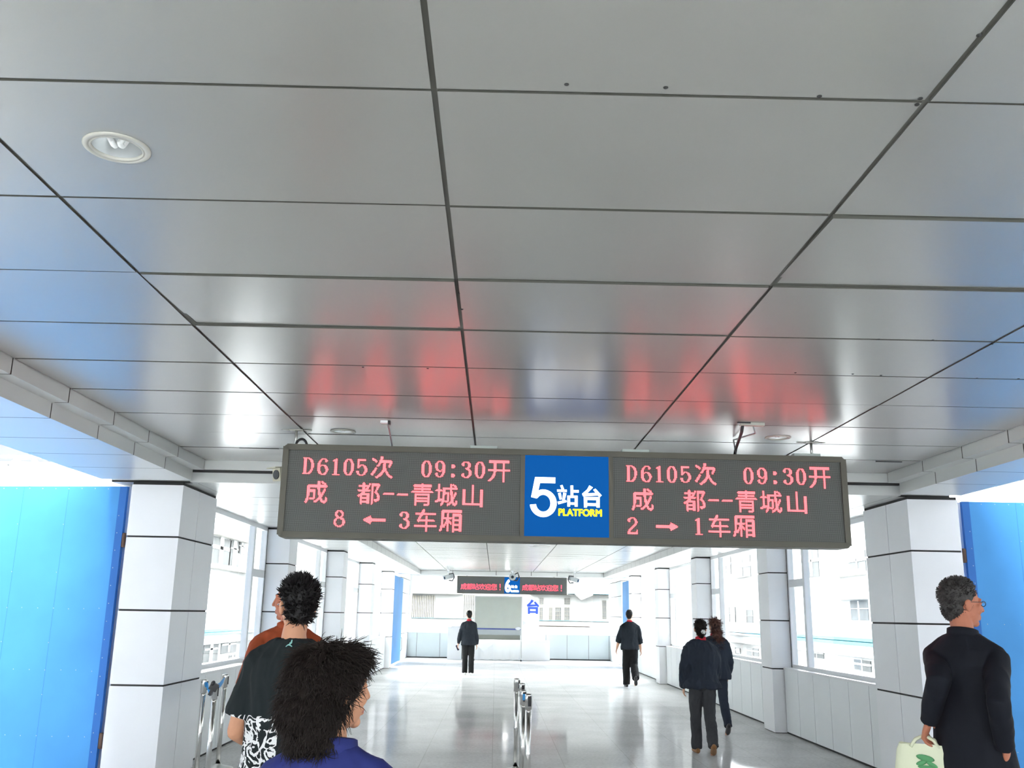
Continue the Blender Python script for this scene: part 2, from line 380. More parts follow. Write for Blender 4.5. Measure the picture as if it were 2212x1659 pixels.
# ------------------------------------------------------------------ pillars clad in panels
def pillar(x0, x1, y0, y1, side, mids, label, group, zt=Z2, rows=(.905, 1.60, 2.307), shaft_top=True):
    """panel-clad pillar: x0..x1 (x0 = corridor face), y0..y1; mids = vertical joints on the corridor face"""
    o = empty('clad_pillar', ((x0+x1)/2, (y0+y1)/2, 0), label, 'pillar', group)
    cx, cy = (x0+x1)/2, (y0+y1)/2
    xa, xb = min(x0, x1)-cx, max(x0, x1)-cx; ya, yb = y0-cy, y1-cy
    g = .018; zz = [0, *rows, zt-.02]
    bm = bmesh.new(); sh = .012
    for a, b in zip(zz, zz[1:]):
        yy = [ya] + [m-cy for m in mids] + [yb]
        xc = x0-cx; ins = sh if x0 > x1 else -sh
        for p, q in zip(yy, yy[1:]):                        # corridor face
            box(bm, min(xc, xc-ins), max(xc, xc-ins), p+(.006 if p != ya else 0), q-(.006 if q != yb else 0), a+g/2, b-g/2)
        for yv, s in ((ya, 1), (yb, -1)):                   # faces across the corridor
            box(bm, xa+sh, xb-sh, min(yv, yv+s*sh), max(yv, yv+s*sh), a+g/2, b-g/2)
            if x0 > x1: pass
        box(bm, xa if x0 > x1 else xb-sh, xa+sh if x0 > x1 else xb, ya+sh, yb-sh, a+g/2, b-g/2)
    tag(obj('cladding', bm, 'clad', o), None)
    bm = bmesh.new(); box(bm, xa+.011, xb-.011, ya+.011, yb-.011, 0, zt-.0005)
    obj('core', bm, 'gap', o)
    return o
PY = [14.475, 19.66, 24.36, 29.2]; DP = .5655
pl = pillar(XL, -3.66, Y1, Y1+D1, -1, [Y1+D1*.46], 'broad white panelled pillar beside the left near blue gate', None)
pr_ = pillar(XR, 4.65, Y1, Y1+D1, 1, [Y1+D1*.46], 'broad white panelled pillar behind the man in the dark suit', None)
ordn = ['nearest', 'second', 'third', 'farthest']
for i, y in enumerate(PY):
    pillar(XL, GL-.06, y, y+DP, -1, [], '%s slim white pillar along the left window wall beyond the broad one' % ordn[i], 'slim pillars along the left windows')
    pillar(XR, GR+.06, y, y+DP, 1, [], '%s slim white pillar along the right window wall beyond the broad one' % ordn[i], 'slim pillars along the right windows')
# low walls: one mesh per bay and side
def lowwall(name, s, y0, y1, xw, xg, pw=.705, zt=SILL):
    bm = bmesh.new(); n = max(1, round((y1-y0)/pw)); g = .013
    for k in range(n):
        a, b = y0+(y1-y0)*k/n, y0+(y1-y0)*(k+1)/n
        xi = xw+s*.012
        box(bm, min(xw, xi), max(xw, xi), a+(g/2 if k else .02), b-(g/2 if k < n-1 else .028), .025, zt-.03)
    xo = xg+s*.12
    box(bm, min(xw+s*.010, xo), max(xw+s*.010, xo), y0, y1, 0, zt-.032, 1)
    box(bm, min(xw-s*.004, xo), max(xw-s*.004, xo), y0, y1, zt-.03, zt, 2)      # sill cap
    return struct(name, bm, ['cladgrey', 'gap', 'white'])
def window(n, s, y0, y1, x, zb=SILL, zt=Z2, mull=True):
    f = bmesh.new(); t = .05; h = .03
    def bar(a, b, c, d, w=h): box(f, x-w, x+w, a, b, c, d)
    bar(y0, y1, zb, zb+.05); bar(y0, y1, zt-.06, zt); bar(y0, y0+t, zb+.05, zt-.06); bar(y1-t, y1, zb+.05, zt-.06)
    panes = [(y0+t, y1-t, zb+.05, zt-.06)]
    if mull:
        ym = y1-.78
        bar(ym-.045, ym+.045, zb+.05, zt-.06, .04)
        bar(ym+.045, y1-t, 2.09, 2.20)
        bar(y1-t-.05, y1-t, zb+.05, 2.09, .04); bar(y1-t-.05, y1-t, 2.20, zt-.06, .04)
        y2 = y0+(ym-y0)*.5
        panes = [(y0+t, ym-.045, zb+.05, zt-.06), (ym+.045, y1-t-.05, zb+.05, 2.09), (ym+.045, y1-t-.05, 2.20, zt-.06)]
    for a, b in ((y0-.001, y0+.016), (y1-.020, y1+.001)): box(f, x-.034, x+.034, a, b, zb, zt, 1)
    o = tag(obj('window_%d' % n, f, ['white', 'gap']), kind='structure')
    p = bmesh.new()
    for a, b, c, d in panes: quad(p, [(x, a, c), (x, b, c), (x, b, d), (x, a, d)])
    obj('pane', p, 'glass', o)
nw = 1
bays = [(Y1+D1, PY[0])] + [(a+DP, b) for a, b in zip(PY, PY[1:])]
for s, xw, xg, nm in ((-1, WL, GL, 'wall_left'), (1, WR, GR, 'wall_right')):
    for a, b in bays:
        lowwall(nm, s, a, b, xw, xg); window(nw, s, a, b, xg); nw += 1
# end wall
bm = bmesh.new(); g = .012; xe0, xe1 = -3.28, 4.60
xj = [xe0, -2.93, -2.06, -1.2, -.35, .5, 1.3, 1.92, 2.72, 3.53, 4.30, xe1]
for a, b in zip(xj, xj[1:]): box(bm, a+g/2, b-g/2, YF, YF+.012, .04, .90)
box(bm, xe0, xe1, YF+.010, YF+.2, 0, .90, 1); box(bm, xe0-.0, xe1, YF-.01, YF+.2, .902, .945, 2)
struct('wall_end', bm, ['cladend', 'gap', 'white'])
f = bmesh.new()
for a, b, c, d in ((xe0, xe0+.10, .945, 3.06), (xe1-.10, xe1, .945, 3.06), (xe0+.1, xe1-.1, .945, 1.0), (xe0+.1, xe1-.1, 3.0, 3.06), (1.0, 1.06, 1.0, 3.0)):
    box(f, a, b, YF+.06, YF+.12, c, d)
o = tag(obj('window_%d' % nw, f, 'white'), kind='structure')
p = bmesh.new()
for a, b in ((xe0+.1, 1.), (1.06, xe1-.1)): quad(p, [(a, YF+.09, 1.), (b, YF+.09, 1.), (b, YF+.09, 3.), (a, YF+.09, 3.)])
obj('pane', p, 'glass', o)
pillar(-3.285, -3.95, 33.6, YF+.3, -1, [34.9], 'grey panelled end pillar behind the far left blue gate', None, zt=2.84)
pillar(4.34, 5.0, 33.1, YF+.3, 1, [34.9], 'grey panelled end pillar beside the far right blue gate', None, zt=2.84)
for o in COL.objects:
    if o.name.startswith('clad_pillar') and 'end pillar' in o.get('label', ''):
        for c in o.children:
            if c.name.startswith('cladding'): c.data.materials[0] = M['cladend']
# ------------------------------------------------------------------ blue gates
def gate(w, h, z0, label, loc, rz, rivets, hinge_side, group=None, cols=(), seed=1, plain=False):
    """sheet-steel gate leaf: local x from 0 (hinge) towards w, front faces -y"""
    o = empty('blue_gate', loc, label, 'gate', group, rz)
    s = 1 if w > 0 else -1; aw = abs(w)
    bm = bmesh.new()
    e = .075
    box(bm, min(s*e, w), max(s*e, w), -.001, .002, z0, h)
    if rivets:
        rnd = random.Random(seed)
        for z in [h-.02] :
            for k in range(int(aw/.14)): ell(bm, (s*(.06+.14*k), -.001, z-.004*rnd.random()), (.005, .004, .005), u=8, v=5, mi=1)
        for z in (1.60, 1.02, .42):
            for k in range(int(aw/.16)):
                ell(bm, (s*(.14+.16*k+.01*rnd.random()), -.001, z+.012*rnd.random()), (.0048, .003, .0048), u=8, v=5, mi=1)
        for xx in cols:
            for z in (2.42, 1.95, 1.28, .8): ell(bm, (s*(xx+.02*rnd.random()), -.001, z), (.0045, .003, .0045), u=8, v=5, mi=1)
        for xx in cols: box(bm, s*xx-.0015, s*xx+.0015, -.0016, .0, z0, h, 2)
    obj('sheet', bm, ['gate', 'rivet', 'gateedge'], o)
    bm = bmesh.new()
    box(bm, min(0, s*e), max(0, s*e), -.006, .035, z0, h)
    box(bm, min(s*(aw-.05), w), max(s*(aw-.05), w), .002, .037, z0, h)
    for z in (z0+.03, (z0+h)/2, h-.03): box(bm, min(s*e, s*(aw-.05)), max(s*e, s*(aw-.05)), .002, .035, z-.025, z+.025)
    if rivets:
        for k in range(14): ell(bm, (s*.055, -.006, .3+.17*k), (.005, .004, .005), u=8, v=5, mi=1)
    obj('edge_frame', bm, ['gateedge', 'rivet'], o)
    for z in (.40, 2.27):
        bm = bmesh.new(); tube(bm, [(-s*.018, .01, z-.07), (-s*.018, .01, z+.07)], .017, 10); box(bm, -.03, .03, .0, .018, z-.06, z+.06)
        obj('hinge', bm, 'rust', o)
    if plain:
        bm = bmesh.new(); tube(bm, [(s*(aw-.12), -.02, .35), (s*(aw-.12), -.05, .40), (s*(aw-.12), -.05, .75), (s*(aw-.12), -.02, .80)], .012, 8)
        obj('pull_handle', bm, 'steelb', o)
    return o
gate(-2.2, 2.80, .04, 'large riveted blue sheet steel gate at the left edge, nearest the camera', (-3.71, Y1+.03, 0), R(-7), True, -1, cols=(.62, 1.10), seed=2)
gate(2.2, 2.81, .04, 'large riveted blue sheet steel gate at the right edge beside the man in the suit', (4.70, Y1+.03, 0), R(0), True, 1, cols=(.55, 1.2), seed=3)
gate(2.9, 2.78, .04, 'far left blue gate standing in the side opening at the corridor end', (-3.235, 30.55, 0), R(90), False, 1, plain=True)
gate(-2.2, 2.76, .04, 'far right blue gate standing in the side opening at the corridor end', (4.33, 30.55, 0), R(-90), False, 1, plain=False)
# jamb strips beside the near gates (a shadowed grey rebate on the pillar)
bm = bmesh.new(); box(bm, -4.5, -3.664, Y1+.25, Y1+.9, 0, Z2-.02); struct('wall_left', bm, 'clad')
bm = bmesh.new(); box(bm, 4.654, 5.3, Y1+.25, Y1+.9, 0, Z2-.02); struct('wall_right', bm, 'clad')

# ------------------------------------------------------------------ LED boards
GLY = {
'次': [14336, 14336, 6305792, 7876608, 3964924, 950270, 294910, 58126, 50956, 116508, 231192, 1816, 263936, 919424, 788352, 1838976, 3673792, 3677408, 7354464, 14710896, 6352952, 122910, 491535, 196610],
'开': [8388606, 8388606, 8388606, 229568, 229568, 229568, 229568, 229568, 229568, 229568, 16777215, 16777215, 229568, 196800, 196800, 458944, 458944, 917696, 917696, 1835200, 3670208, 7340224, 14680256, 192],
'成': [1888, 1904, 1852, 1804, 2097150, 4194303, 4194302, 3671808, 3671820, 4186892, 4186908, 4186904, 3695544, 3695536, 3695600, 3695072, 3170784, 3170754, 3662787, 7849955, 7343715, 6306943, 14694462, 4194316],
'都': [131072, 462334, 462335, 8387071, 8386950, 471438, 487820, 516492, 16776600, 8386968, 459192, 983452, 2095502, 8386950, 16267655, 5781895, 2095491, 2095495, 1587647, 1587646, 2095512, 2095488, 1587584, 524544],
'青': [6144, 2097148, 4194300, 2097148, 6144, 2097144, 2097144, 6144, 8388606, 16777215, 0, 1048560, 1048560, 786480, 786480, 1048560, 1048560, 786480, 1048560, 1048560, 786480, 786480, 787440, 787424],
'城': [1573072, 1573116, 1573070, 1573062, 1638399, 1638399, 8315072, 16769216, 1630432, 1638118, 1638118, 1631982, 1623660, 1623660, 1623672, 1623672, 2082416, 4179568, 16645747, 14802163, 98811, 231327, 198430, 132100],
'山': [6144, 6144, 6144, 6144, 6144, 7346190, 7346190, 7346190, 7346190, 7346190, 7346190, 7346190, 7346190, 7346190, 7346190, 7346190, 7346190, 7346190, 7346190, 7346190, 8388606, 8388606, 14, 14],
'车': [24576, 57344, 57344, 114688, 8388606, 8388606, 229376, 461824, 396288, 920576, 789504, 2097144, 2097148, 527360, 3072, 3072, 3072, 16777215, 16777215, 3072, 3072, 3072, 3072, 3072],
'厢': [2097151, 4194303, 4194303, 3686400, 3720190, 3720191, 3720191, 3719943, 4194055, 4193031, 3261439, 3269631, 3273479, 3406599, 3398407, 3591167, 4113407, 8176391, 8176391, 6341383, 6341631, 14730239, 12632839, 768],
'站': [524736, 786880, 917952, 393664, 262592, 16769535, 16769535, 511, 6390208, 7438784, 3244480, 3244480, 3252222, 3383294, 3350526, 3348486, 3872774, 1308678, 1046534, 16750598, 16259078, 8190, 8190, 6150],
'欢': [1536, 1536, 1536, 16764416, 16764926, 53246, 52230, 6413446, 7461324, 3258764, 1675648, 2064832, 983488, 459200, 459712, 984032, 1016672, 1935216, 3788336, 7343672, 14687260, 4225038, 28679, 0],
'迎': [1024, 7680, 7371262, 3727870, 1884550, 835974, 49542, 49542, 49542, 16564614, 16564614, 1884550, 1884550, 1884550, 1900422, 1899910, 1962430, 1868188, 1835392, 1835392, 4129152, 7594015, 14745599, 4210686],
'您': [202752, 464896, 409598, 933887, 1867774, 3989638, 8241612, 16548288, 13375960, 801228, 799182, 811462, 844231, 788352, 788352, 14336, 203784, 1772572, 3870222, 3343910, 7536695, 6488183, 14942179, 131008],
'！': [15360, 15360, 15360, 15360, 15360, 15360, 15360, 15360, 15360, 15360, 15360, 15360, 15360, 6144, 6144, 6144, 0, 0, 0, 0, 15360, 15360, 15360, 15360]}
DIG = {
'D': '#######....|.###..###...|.###...###..|.###....###.|.###....###.|.###.....##.|.###.....###|.###.....###|.###.....###|.###.....###|.###.....###|.###.....##.|.###.....##.|.###....###.|.###....##..|.###...###..|.###..###...|########....',
'6': '....#####...|...##...##..|..##....###.|.###....##..|.##.........|###.........|###.........|###.#####...|####...###..|###.....###.|###.....###.|###......###|###......###|###......##.|.###.....##.|.###....##..|..###..###..|....#####...',
'1': '....##......|..####......|.#####......|...###......|...###......|...###......|...###......|...###......|...###......|...###......|...###......|...###......|...###......|...###......|...###......|...###......|...###......|.########...',
'0': '...#####....|..##..###...|.###...##...|.##....###..|###.....##..|###.....###.|###.....###.|###.....###.|###.....###.|###.....###.|###.....###.|###.....###.|###.....###.|###.....##..|.##....###..|.###...##...|..##..###...|...#####....',
'5': '.#########..|.#########..|.##.........|.##.........|.##.........|.##.........|.##.####....|.####..###..|.###....###.|.##.....###.|.........###|.........###|.........###|###......###|###.....###.|.##.....##..|.###...###..|...#####....',
'9': '...#####....|..##..###...|.##....###..|###.....##..|###.....###.|###.....###.|###.....###.|###.....###.|.##.....###.|.###...####.|..###.#.###.|....###.###.|........###.|.##.....##..|###....###..|.##....##...|.###..###...|...####.....',
'3': '..######....|.##...###...|###....###..|###....###..|.##....###..|.......###..|......###...|....####....|.....####...|.......###..|........###.|........###.|........###.|.##.....###.|###.....###.|###....###..|.###..###...|...#####....',
'8': '...#####....|..##..###...|.###...###..|.##.....##..|.##.....##..|.###....##..|..###..##...|...#####....|..###.####..|.##....####.|###......##.|##.......###|##.......###|##.......###|###......##.|.##.....###.|..###.###...|....####....',
'2': '...#####....|.###...##...|###....###..|###.....##..|.##.....###.|........###.|........##..|.......###..|......###...|.....###....|....###.....|...###......|..###.......|.###......#.|.##.......#.|###......##.|###########.|###########.',
':': '............|............|............|............|....###.....|....####....|....####....|....###.....|............|............|............|............|............|............|....###.....|....####....|....####....|....###.....',
'-': '............|............|............|............|............|............|............|.###########|############|............|............|............|............|............|............|............|............|............',
'<': '.......#................|.....###................|...######...............|.#######################|########################|.#######################|...######...............|.....###................|.......#................',
'>': '................#.......|................###.....|...............######...|#######################.|########################|#######################.|...............######...|................###.....|................#.......'}
def bitmap(ch):
    if ch in DIG: return [[c == '#' for c in r] for r in DIG[ch].split('|')]
    return [[bool(w >> (23-k) & 1) for k in range(24)] for w in GLY[ch]]
def dots(bm, ch, x, z, p, r=.44, y=-.001, step=1):
    """draw a glyph with its top left at (x, z)"""
    for i, row in enumerate(bitmap(ch)):
        for k, on in enumerate(row):
            if on:
                cx, cz = x+(k+.5)*p, z-(i+.5)*p; q = p*r; d = q*.5
                bm.faces.new([bm.verts.new((cx+a, y, cz+b)) for a, b in ((-q, -d), (-d, -q), (d, -q), (q, -d), (q, d), (d, q), (-d, q), (-q, d))])
def rbox(bm, x0, x1, y0, y1, z0, z1, r=.03, n=5):
    """frame outline with rounded corners in XZ, extruded in Y"""
    P = []
    for cx, cz, a0 in ((x1-r, z1-r, 0), (x0+r, z1-r, 90), (x0+r, z0+r, 180), (x1-r, z0+r, 270)):
        for k in range(n+1): P.append((cx+r*math.cos(R(a0+90*k/n)), cz+r*math.sin(R(a0+90*k/n))))
    A = [bm.verts.new((x, y0, z)) for x, z in P]; B = [bm.verts.new((x, y1, z)) for x, z in P]
    bm.faces.new(A); bm.faces.new(B[::-1])
    for k in range(len(P)):
        j = (k+1) % len(P); bm.faces.new((A[k], A[j], B[j], B[k]))
def arc(cx, cz, rx, rz, a0, a1, n=28):
    return [(cx+rx*math.cos(R(a0+(a1-a0)*k/n)), cz+rz*math.sin(R(a0+(a1-a0)*k/n))) for k in range(n+1)]
# outlines of the platform lettering (units: the blue panel is 1 wide, z up from its vertical middle)
def LT(pts): return [((x-45)/2000, (720-y)/2000+.058) for x, y in pts]
FIVE = [LT([(290, 245), (775, 245), (775, 385), (410, 385), (370, 570)] + [(x, 1440-y) for x, y in []] +
        [(490+320*math.cos(R(a)), 865-328*math.sin(R(a))) for a in [112-9*k for k in range(1, 32)]] + [(175, 905), (315, 890)] +
        [(490+172*math.cos(R(a)), 865-200*math.sin(R(a))) for a in [190+12*k for k in range(0, 27)] if a < 504] + [(330, 755), (200, 725)])]
ZHAN = [LT(q) for q in ([(890, 435), (945, 420), (985, 515), (930, 535)], [(815, 530), (1050, 530), (1050, 590), (820, 585)], [(840, 620), (905, 605), (935, 760), (880, 775)],
        [(965, 605), (1040, 620), (1000, 785), (940, 800)], [(830, 820), (1040, 780), (1050, 825), (850, 885)], [(1135, 430), (1200, 425), (1205, 668), (1140, 668)], [(1206, 535), (1335, 535), (1335, 595), (1206, 595)],
        [(1060, 670), (1310, 670), (1310, 930), (1240, 930), (1240, 885), (1130, 885), (1130, 930), (1065, 930)], [(1130, 725), (1240, 725), (1240, 830), (1130, 830)])]
TAI = [LT(q) for q in ([(1590, 415), (1675, 465), (1540, 605), (1740, 595), (1680, 520), (1735, 490), (1885, 650), (1835, 695), (1790, 655), (1440, 682), (1415, 620), (1530, 520)],
        [(1455, 692), (1835, 692), (1835, 940), (1760, 940), (1750, 905), (1535, 905), (1530, 945), (1460, 945)], [(1535, 765), (1755, 765), (1755, 840), (1535, 840)])]
def text_mesh(name, body, m, parent, x0, x1, z0, z1, y, bold=0., depth=.002):
    """lettering fitted to a box; bold = extra stroke width as a share of the letter height"""
    cu = bpy.data.curves.new(name, 'FONT'); cu.body = body; cu.size = 1; cu.extrude = .001; cu.resolution_u = 4
    o = curve_to(name, cu, m, parent); me = o.data
    if bold:
        bm = bmesh.new(); q = bold
        for dx, dz in ((-q, 0), (q, 0), (0, q*.7), (0, -q*.7), (-q*.7, -q*.5), (q*.7, q*.5), (-q*.7, q*.5), (q*.7, -q*.5)):
            k = len(bm.verts); bm.from_mesh(me); bm.verts.ensure_lookup_table()
            for v in bm.verts[k:]: v.co.x += dx; v.co.z += dz
        bm.to_mesh(me); bm.free()
    xs = [v.co.x for v in me.vertices]; zs = [v.co.z for v in me.vertices]
    ax, bx, az, bz = min(xs), max(xs), min(zs), max(zs)
    for v in me.vertices:
        v.co.x = x0+(v.co.x-ax)/(bx-ax)*(x1-x0); v.co.z = z0+(v.co.z-az)/(bz-az)*(z1-z0); v.co.y = y+(depth if v.co.y > 0 else -depth)
    return o
# --- near board: local x 0..W along the face, z about the middle
SW, SH = 4.57, .741; SZ = 2.55
SROT = math.atan2(7.5579-7.4506, 2.8425+1.726)
S0 = Vector((-1.726, 7.4506, SZ))
sign = empty('led_departure_board', S0, 'long hanging grey led board with red train times and a blue platform 5 panel', 'sign', None, SROT)
SN = Vector((math.sin(SROT), -math.cos(SROT), 0)); SU = Vector((math.cos(SROT), math.sin(SROT), 0))
def sp(u, v):      # photograph position on the board face -> local (x, z)
    d = FW + CX*((u-1106)/FPX) - CY*((v-829.5)/FPX)
    t = (S0-EYE).dot(SN)/d.dot(SN); q = EYE+d*t-S0
    return q.dot(SU), q.z
h = SH/2; fb = .046
bm = bmesh.new(); rbox(bm, 0, SW, .012, .20, -h, h, .035); obj('housing', bm, 'signframe', sign)
xb0, xb1 = sp(1133, 1080)[0], sp(1315, 1080)[0]
bm = bmesh.new()
box(bm, .0+.03, SW-.03, -.012, .012, h-fb, h-.0); box(bm, .03, SW-.03, -.012, .012, -h, -h+fb)
box(bm, 0, fb, -.012, .012, -h+.02, h-.02); box(bm, SW-fb, SW, -.012, .012, -h+.02, h-.02)
box(bm, xb0-.035, xb0, -.008, .012, -h+fb, h-fb); box(bm, xb1, xb1+.035, -.008, .012, -h+fb, h-fb)
obj('face_frame', bm, 'signframe', sign)
scr = []
for a, b in ((fb, xb0-.035), (xb1+.035, SW-fb)):
    bm = bmesh.new(); box(bm, a, b, .004, .011, -h+fb, h-fb); scr.append(obj('led_screen', bm, 'screen', sign))
bm = bmesh.new(); box(bm, xb0, xb1, -.004, .011, -h+fb*.75, h-fb*.75); pnl = obj('platform_panel', bm, 'signblue', sign)
P = .00735
lay = [  # (screen, glyphs with photograph left/top positions)
 (0, [('D', 655.5, 988), ('6', 687, 990), ('1', 717.5, 990.5), ('0', 743.5, 991), ('5', 771, 991.5), ('次', 802.5, 985.5), ('0', 911.5, 995), ('9', 940.5, 995.5), (':', 968, 995.5), ('3', 997.5, 997), ('0', 1026.5, 997.5), ('开', 1055, 994)]),
 (0, [('成', 660.5, 1038.5), ('都', 773.5, 1041.5), ('-', 828, 1050.5), ('-', 858, 1052), ('青', 889, 1044), ('城', 941, 1045), ('山', 998, 1047)]),
 (0, [('8', 722.5, 1102), ('<', 785, 1113.5), ('3', 863.5, 1105.5), ('车', 896, 1099.5), ('厢', 950, 1101)]),
 (1, [('D', 1352.5, 1005), ('6', 1384.5, 1006), ('1', 1415, 1006.5), ('0', 1440.5, 1007), ('5', 1469, 1007), ('次', 1500, 1000.5), ('0', 1605.5, 1010), ('9', 1635, 1010.5), (':', 1662, 1010.5), ('3', 1691, 1011.5), ('0', 1719, 1012), ('开', 1746.5, 1008.5)]),
 (1, [('成', 1364, 1055), ('都', 1476, 1057.5), ('-', 1529, 1064.5), ('-', 1558.5, 1065.5), ('青', 1588, 1059), ('城', 1641, 1060), ('山', 1697, 1061.5)]),
 (1, [('2', 1355.5, 1117.5), ('>', 1417, 1128), ('1', 1499.5, 1119), ('车', 1529.5, 1112), ('厢', 1582.5, 1113)])]
for i, row in lay:
    for ch, u, v in row:
        bm = bmesh.new(); x, z = sp(u, v); dots(bm, ch, x, z, P, y=.0)
        obj('led_character', bm, 'led', scr[i], fix=False)
PW = xb1-xb0; cz = 0
def place(loops, s, ox, oz): return [[(ox+x*s, oz+z*s) for x, z in L] for L in loops]
k = PW*.995
z5 = sp(1220, 1075)[1]
off = z5 - .058*k*0
poly_mesh('number_five', place(FIVE, k, xb0, z5-.058*k), 'lit', pnl, .001, Matrix.Translation((0, -.006, 0)))
poly_mesh('station_character', place(ZHAN, k, xb0, z5-.058*k), 'lit', pnl, .001, Matrix.Translation((0, -.006, 0)))
poly_mesh('platform_character', place(TAI, k, xb0, z5-.058*k), 'lit', pnl, .001, Matrix.Translation((0, -.006, 0)))
x0, z1 = sp(1206, 1098.5); x1, z0 = sp(1300, 1116.5)
text_mesh('platform_word', 'PLATFORM', 'lityellow', pnl, x0, x1, z0, z1, -.006, bold=.045)
# hangers, brackets and cables
for u in (.075, 4.33):
    bm = bmesh.new(); tube(bm, [(u, .10, h), (u, .10, ZC-SZ)], .011, 10); rod = obj('hanging_rod', bm, 'steelb', sign)
    bm = bmesh.new(); box(bm, u-.055, u+.055, .07, .13, ZC-SZ-.006, ZC-SZ); ell(bm, (u-.085, .10, ZC-SZ-.002), (.04, .012, .004), u=8, v=6); ell(bm, (u+.085, .10, ZC-SZ-.002), (.04, .012, .004), u=8, v=6)
    obj('ceiling_plate', bm, 'downrim', rod)
for u in (1045, 1375, 1746):
    x = sp(u, 970)[0]
    bm = bmesh.new(); box(bm, x-.11, x+.11, .03, .10, h, h+.028); obj('mounting_bracket', bm, 'palegreen', sign)
bm = bmesh.new(); x = sp(648, 960)[0]
tube(bm, [(x+.045*math.cos(R(a))-.0, .06, h-.01+.062*math.sin(R(a))) for a in range(-5, 190, 15)], .010, 8); obj('cable_loop', bm, 'dark', sign)
def to_sign(p): q = p-S0; return (q.dot(SU), -q.dot(SN), q.z)
c1 = to_sign(un(835, 909, Z=ZC))
bm = bmesh.new(); x = sp(846, 966)[0]; tube(bm, [(c1[0], c1[1], ZC-SZ), (c1[0]+.012, c1[1]+.15, ZC-SZ-.05), (x, .10, h)], .007, 6); obj('supply_cable', bm, 'boardframe', sign)
bm = bmesh.new(); box(bm, c1[0]-.045, c1[0]+.01, c1[1]-.02, c1[1]+.02, ZC-SZ-.02, ZC-SZ); box(bm, c1[0]+.012, c1[0]+.03, c1[1]-.02, c1[1]+.025, ZC-SZ-.03, ZC-SZ, 1); obj('cable_clip', bm, ['white', 'dark'], sign)
c2 = to_sign(un(1605, 913, Z=ZC)); x = sp(1593, 980)[0]
bm = bmesh.new(); tube(bm, [(c2[0], c2[1], ZC-SZ), (c2[0]+.005, c2[1]+.06, ZC-SZ-.06), (x+.01, .08, h+.06), (x, .10, h-.01)], .012, 8); obj('supply_cable', bm, 'dark', sign)
bm = bmesh.new(); tube(bm, [(c2[0]+.07, c2[1], ZC-SZ), (c2[0]+.12, c2[1]+.1, ZC-SZ-.06), (c2[0]+.10, .0, h+.12), (x+.02, .10, h-.01)], .006, 8); obj('thin_cable', bm, 'camgrey', sign)
bm = bmesh.new(); box(bm, c2[0]-.02, c2[0]+.16, c2[1]-.02, c2[1]+.03, ZC-SZ-.022, ZC-SZ-.001); box(bm, c2[0]-.05, c2[0]+.05, c2[1]-.03, c2[1]-.015, ZC-SZ-.01, ZC-SZ, 1); obj('cable_cover', bm, ['downrim', 'dark'], sign)
# --- far board in front of the end wall
FZ = (2.945+2.332)/2; FH = .612; FW_ = 3.96
fs = empty('led_welcome_board', (-1.398, 34.5, FZ), 'far hanging dark led board with red welcome text and a platform 6 panel', 'sign')
bm = bmesh.new(); rbox(bm, 0, FW_, .0, .2, -FH/2, FH/2, .02); obj('housing', bm, 'signframe', fs)
a6, b6 = 1.70, 2.26
for a, b, tx in ((.03, a6, .13), (b6, FW_-.03, 2.34)):
    bm = bmesh.new(); box(bm, a, b, -.006, .0, -FH/2+.03, FH/2-.03); s_ = obj('led_screen', bm, 'screen', fs)
    for k, ch in enumerate('成都站欢迎您！'):
        bm = bmesh.new(); dots(bm, ch, tx+k*.218, .045, .0091, r=.5, y=-.009); obj('led_character', bm, 'ledsoft', s_, fix=False)
bm = bmesh.new(); box(bm, a6, b6, -.008, .0, -FH/2+.02, FH/2-.02); p6 = obj('platform_panel', bm, 'signblue', fs)
text_mesh('number_six', '6', 'lit', p6, a6+.025, a6+.235, -.25, .215, -.012, bold=.05)
kk = .44
poly_mesh('station_character', place(ZHAN, kk, a6+.07, -.075), 'lit', p6, .001, Matrix.Translation((0, -.012, 0)))
poly_mesh('platform_character', place(TAI, kk, a6+.07, -.075), 'lit', p6, .001, Matrix.Translation((0, -.012, 0)))
text_mesh('platform_word', 'PLATFORM', 'lit', p6, a6+.245, a6+.52, -.235, -.165, -.012, bold=.05)
for u in (.35, 3.5):
    bm = bmesh.new(); tube(bm, [(u, .1, FH/2), (u, .1, 3.06-FZ)], .02, 8); obj('hanging_rod', bm, 'steelb', fs)
# ------------------------------------------------------------------ recessed lamps
def downlight(x, y, hr, label, z=ZC):
    o = empty('recessed_downlight', (x, y, z), label, 'ceiling lamp', 'unlit recessed lamps in the near ceiling')
    r = hr/.75
    bm = bmesh.new(); lathe(bm, [(r*.74, .004), (r*.74, -.006), (r*.79, -.007), (r*.81, -.003), (r*.83, -.007), (r*.97, -.006), (r, -.003), (r, -.0005)], 48); obj('trim_ring', bm, 'downrim', o)
    bm = bmesh.new(); lathe(bm, [(r*.735, .003), (r*.71, .025), (r*.66, .055), (r*.56, .085), (r*.35, .102), (.0005, .106)], 48); obj('reflector', bm, 'reflector', o)
    bm = bmesh.new()
    for sx in (-1, 1):
        for sy in (-.011, .011): tube(bm, [(sx*.050, sy, .075), (sx*.012, sy, .012)], .0095, 10, 'round')
        tube(bm, [(sx*.012, -.011, .012), (sx*.011, 0, .009), (sx*.012, .011, .012)], .0095, 10, 'round')
        tube(bm, [(sx*.060, 0, .088), (sx*.047, 0, .071)], .020, 12)
    obj('lamp_tubes', bm, 'tubelamp', o)
    return o
for (x, y, r), lb in zip(LAMPS, ('large unlit recessed lamp in the ceiling at upper left, nearest the camera', 'small unlit recessed lamp above the left half of the led departure board', 'small unlit recessed lamp above the right half of the led departure board')): downlight(x, y, r, lb)

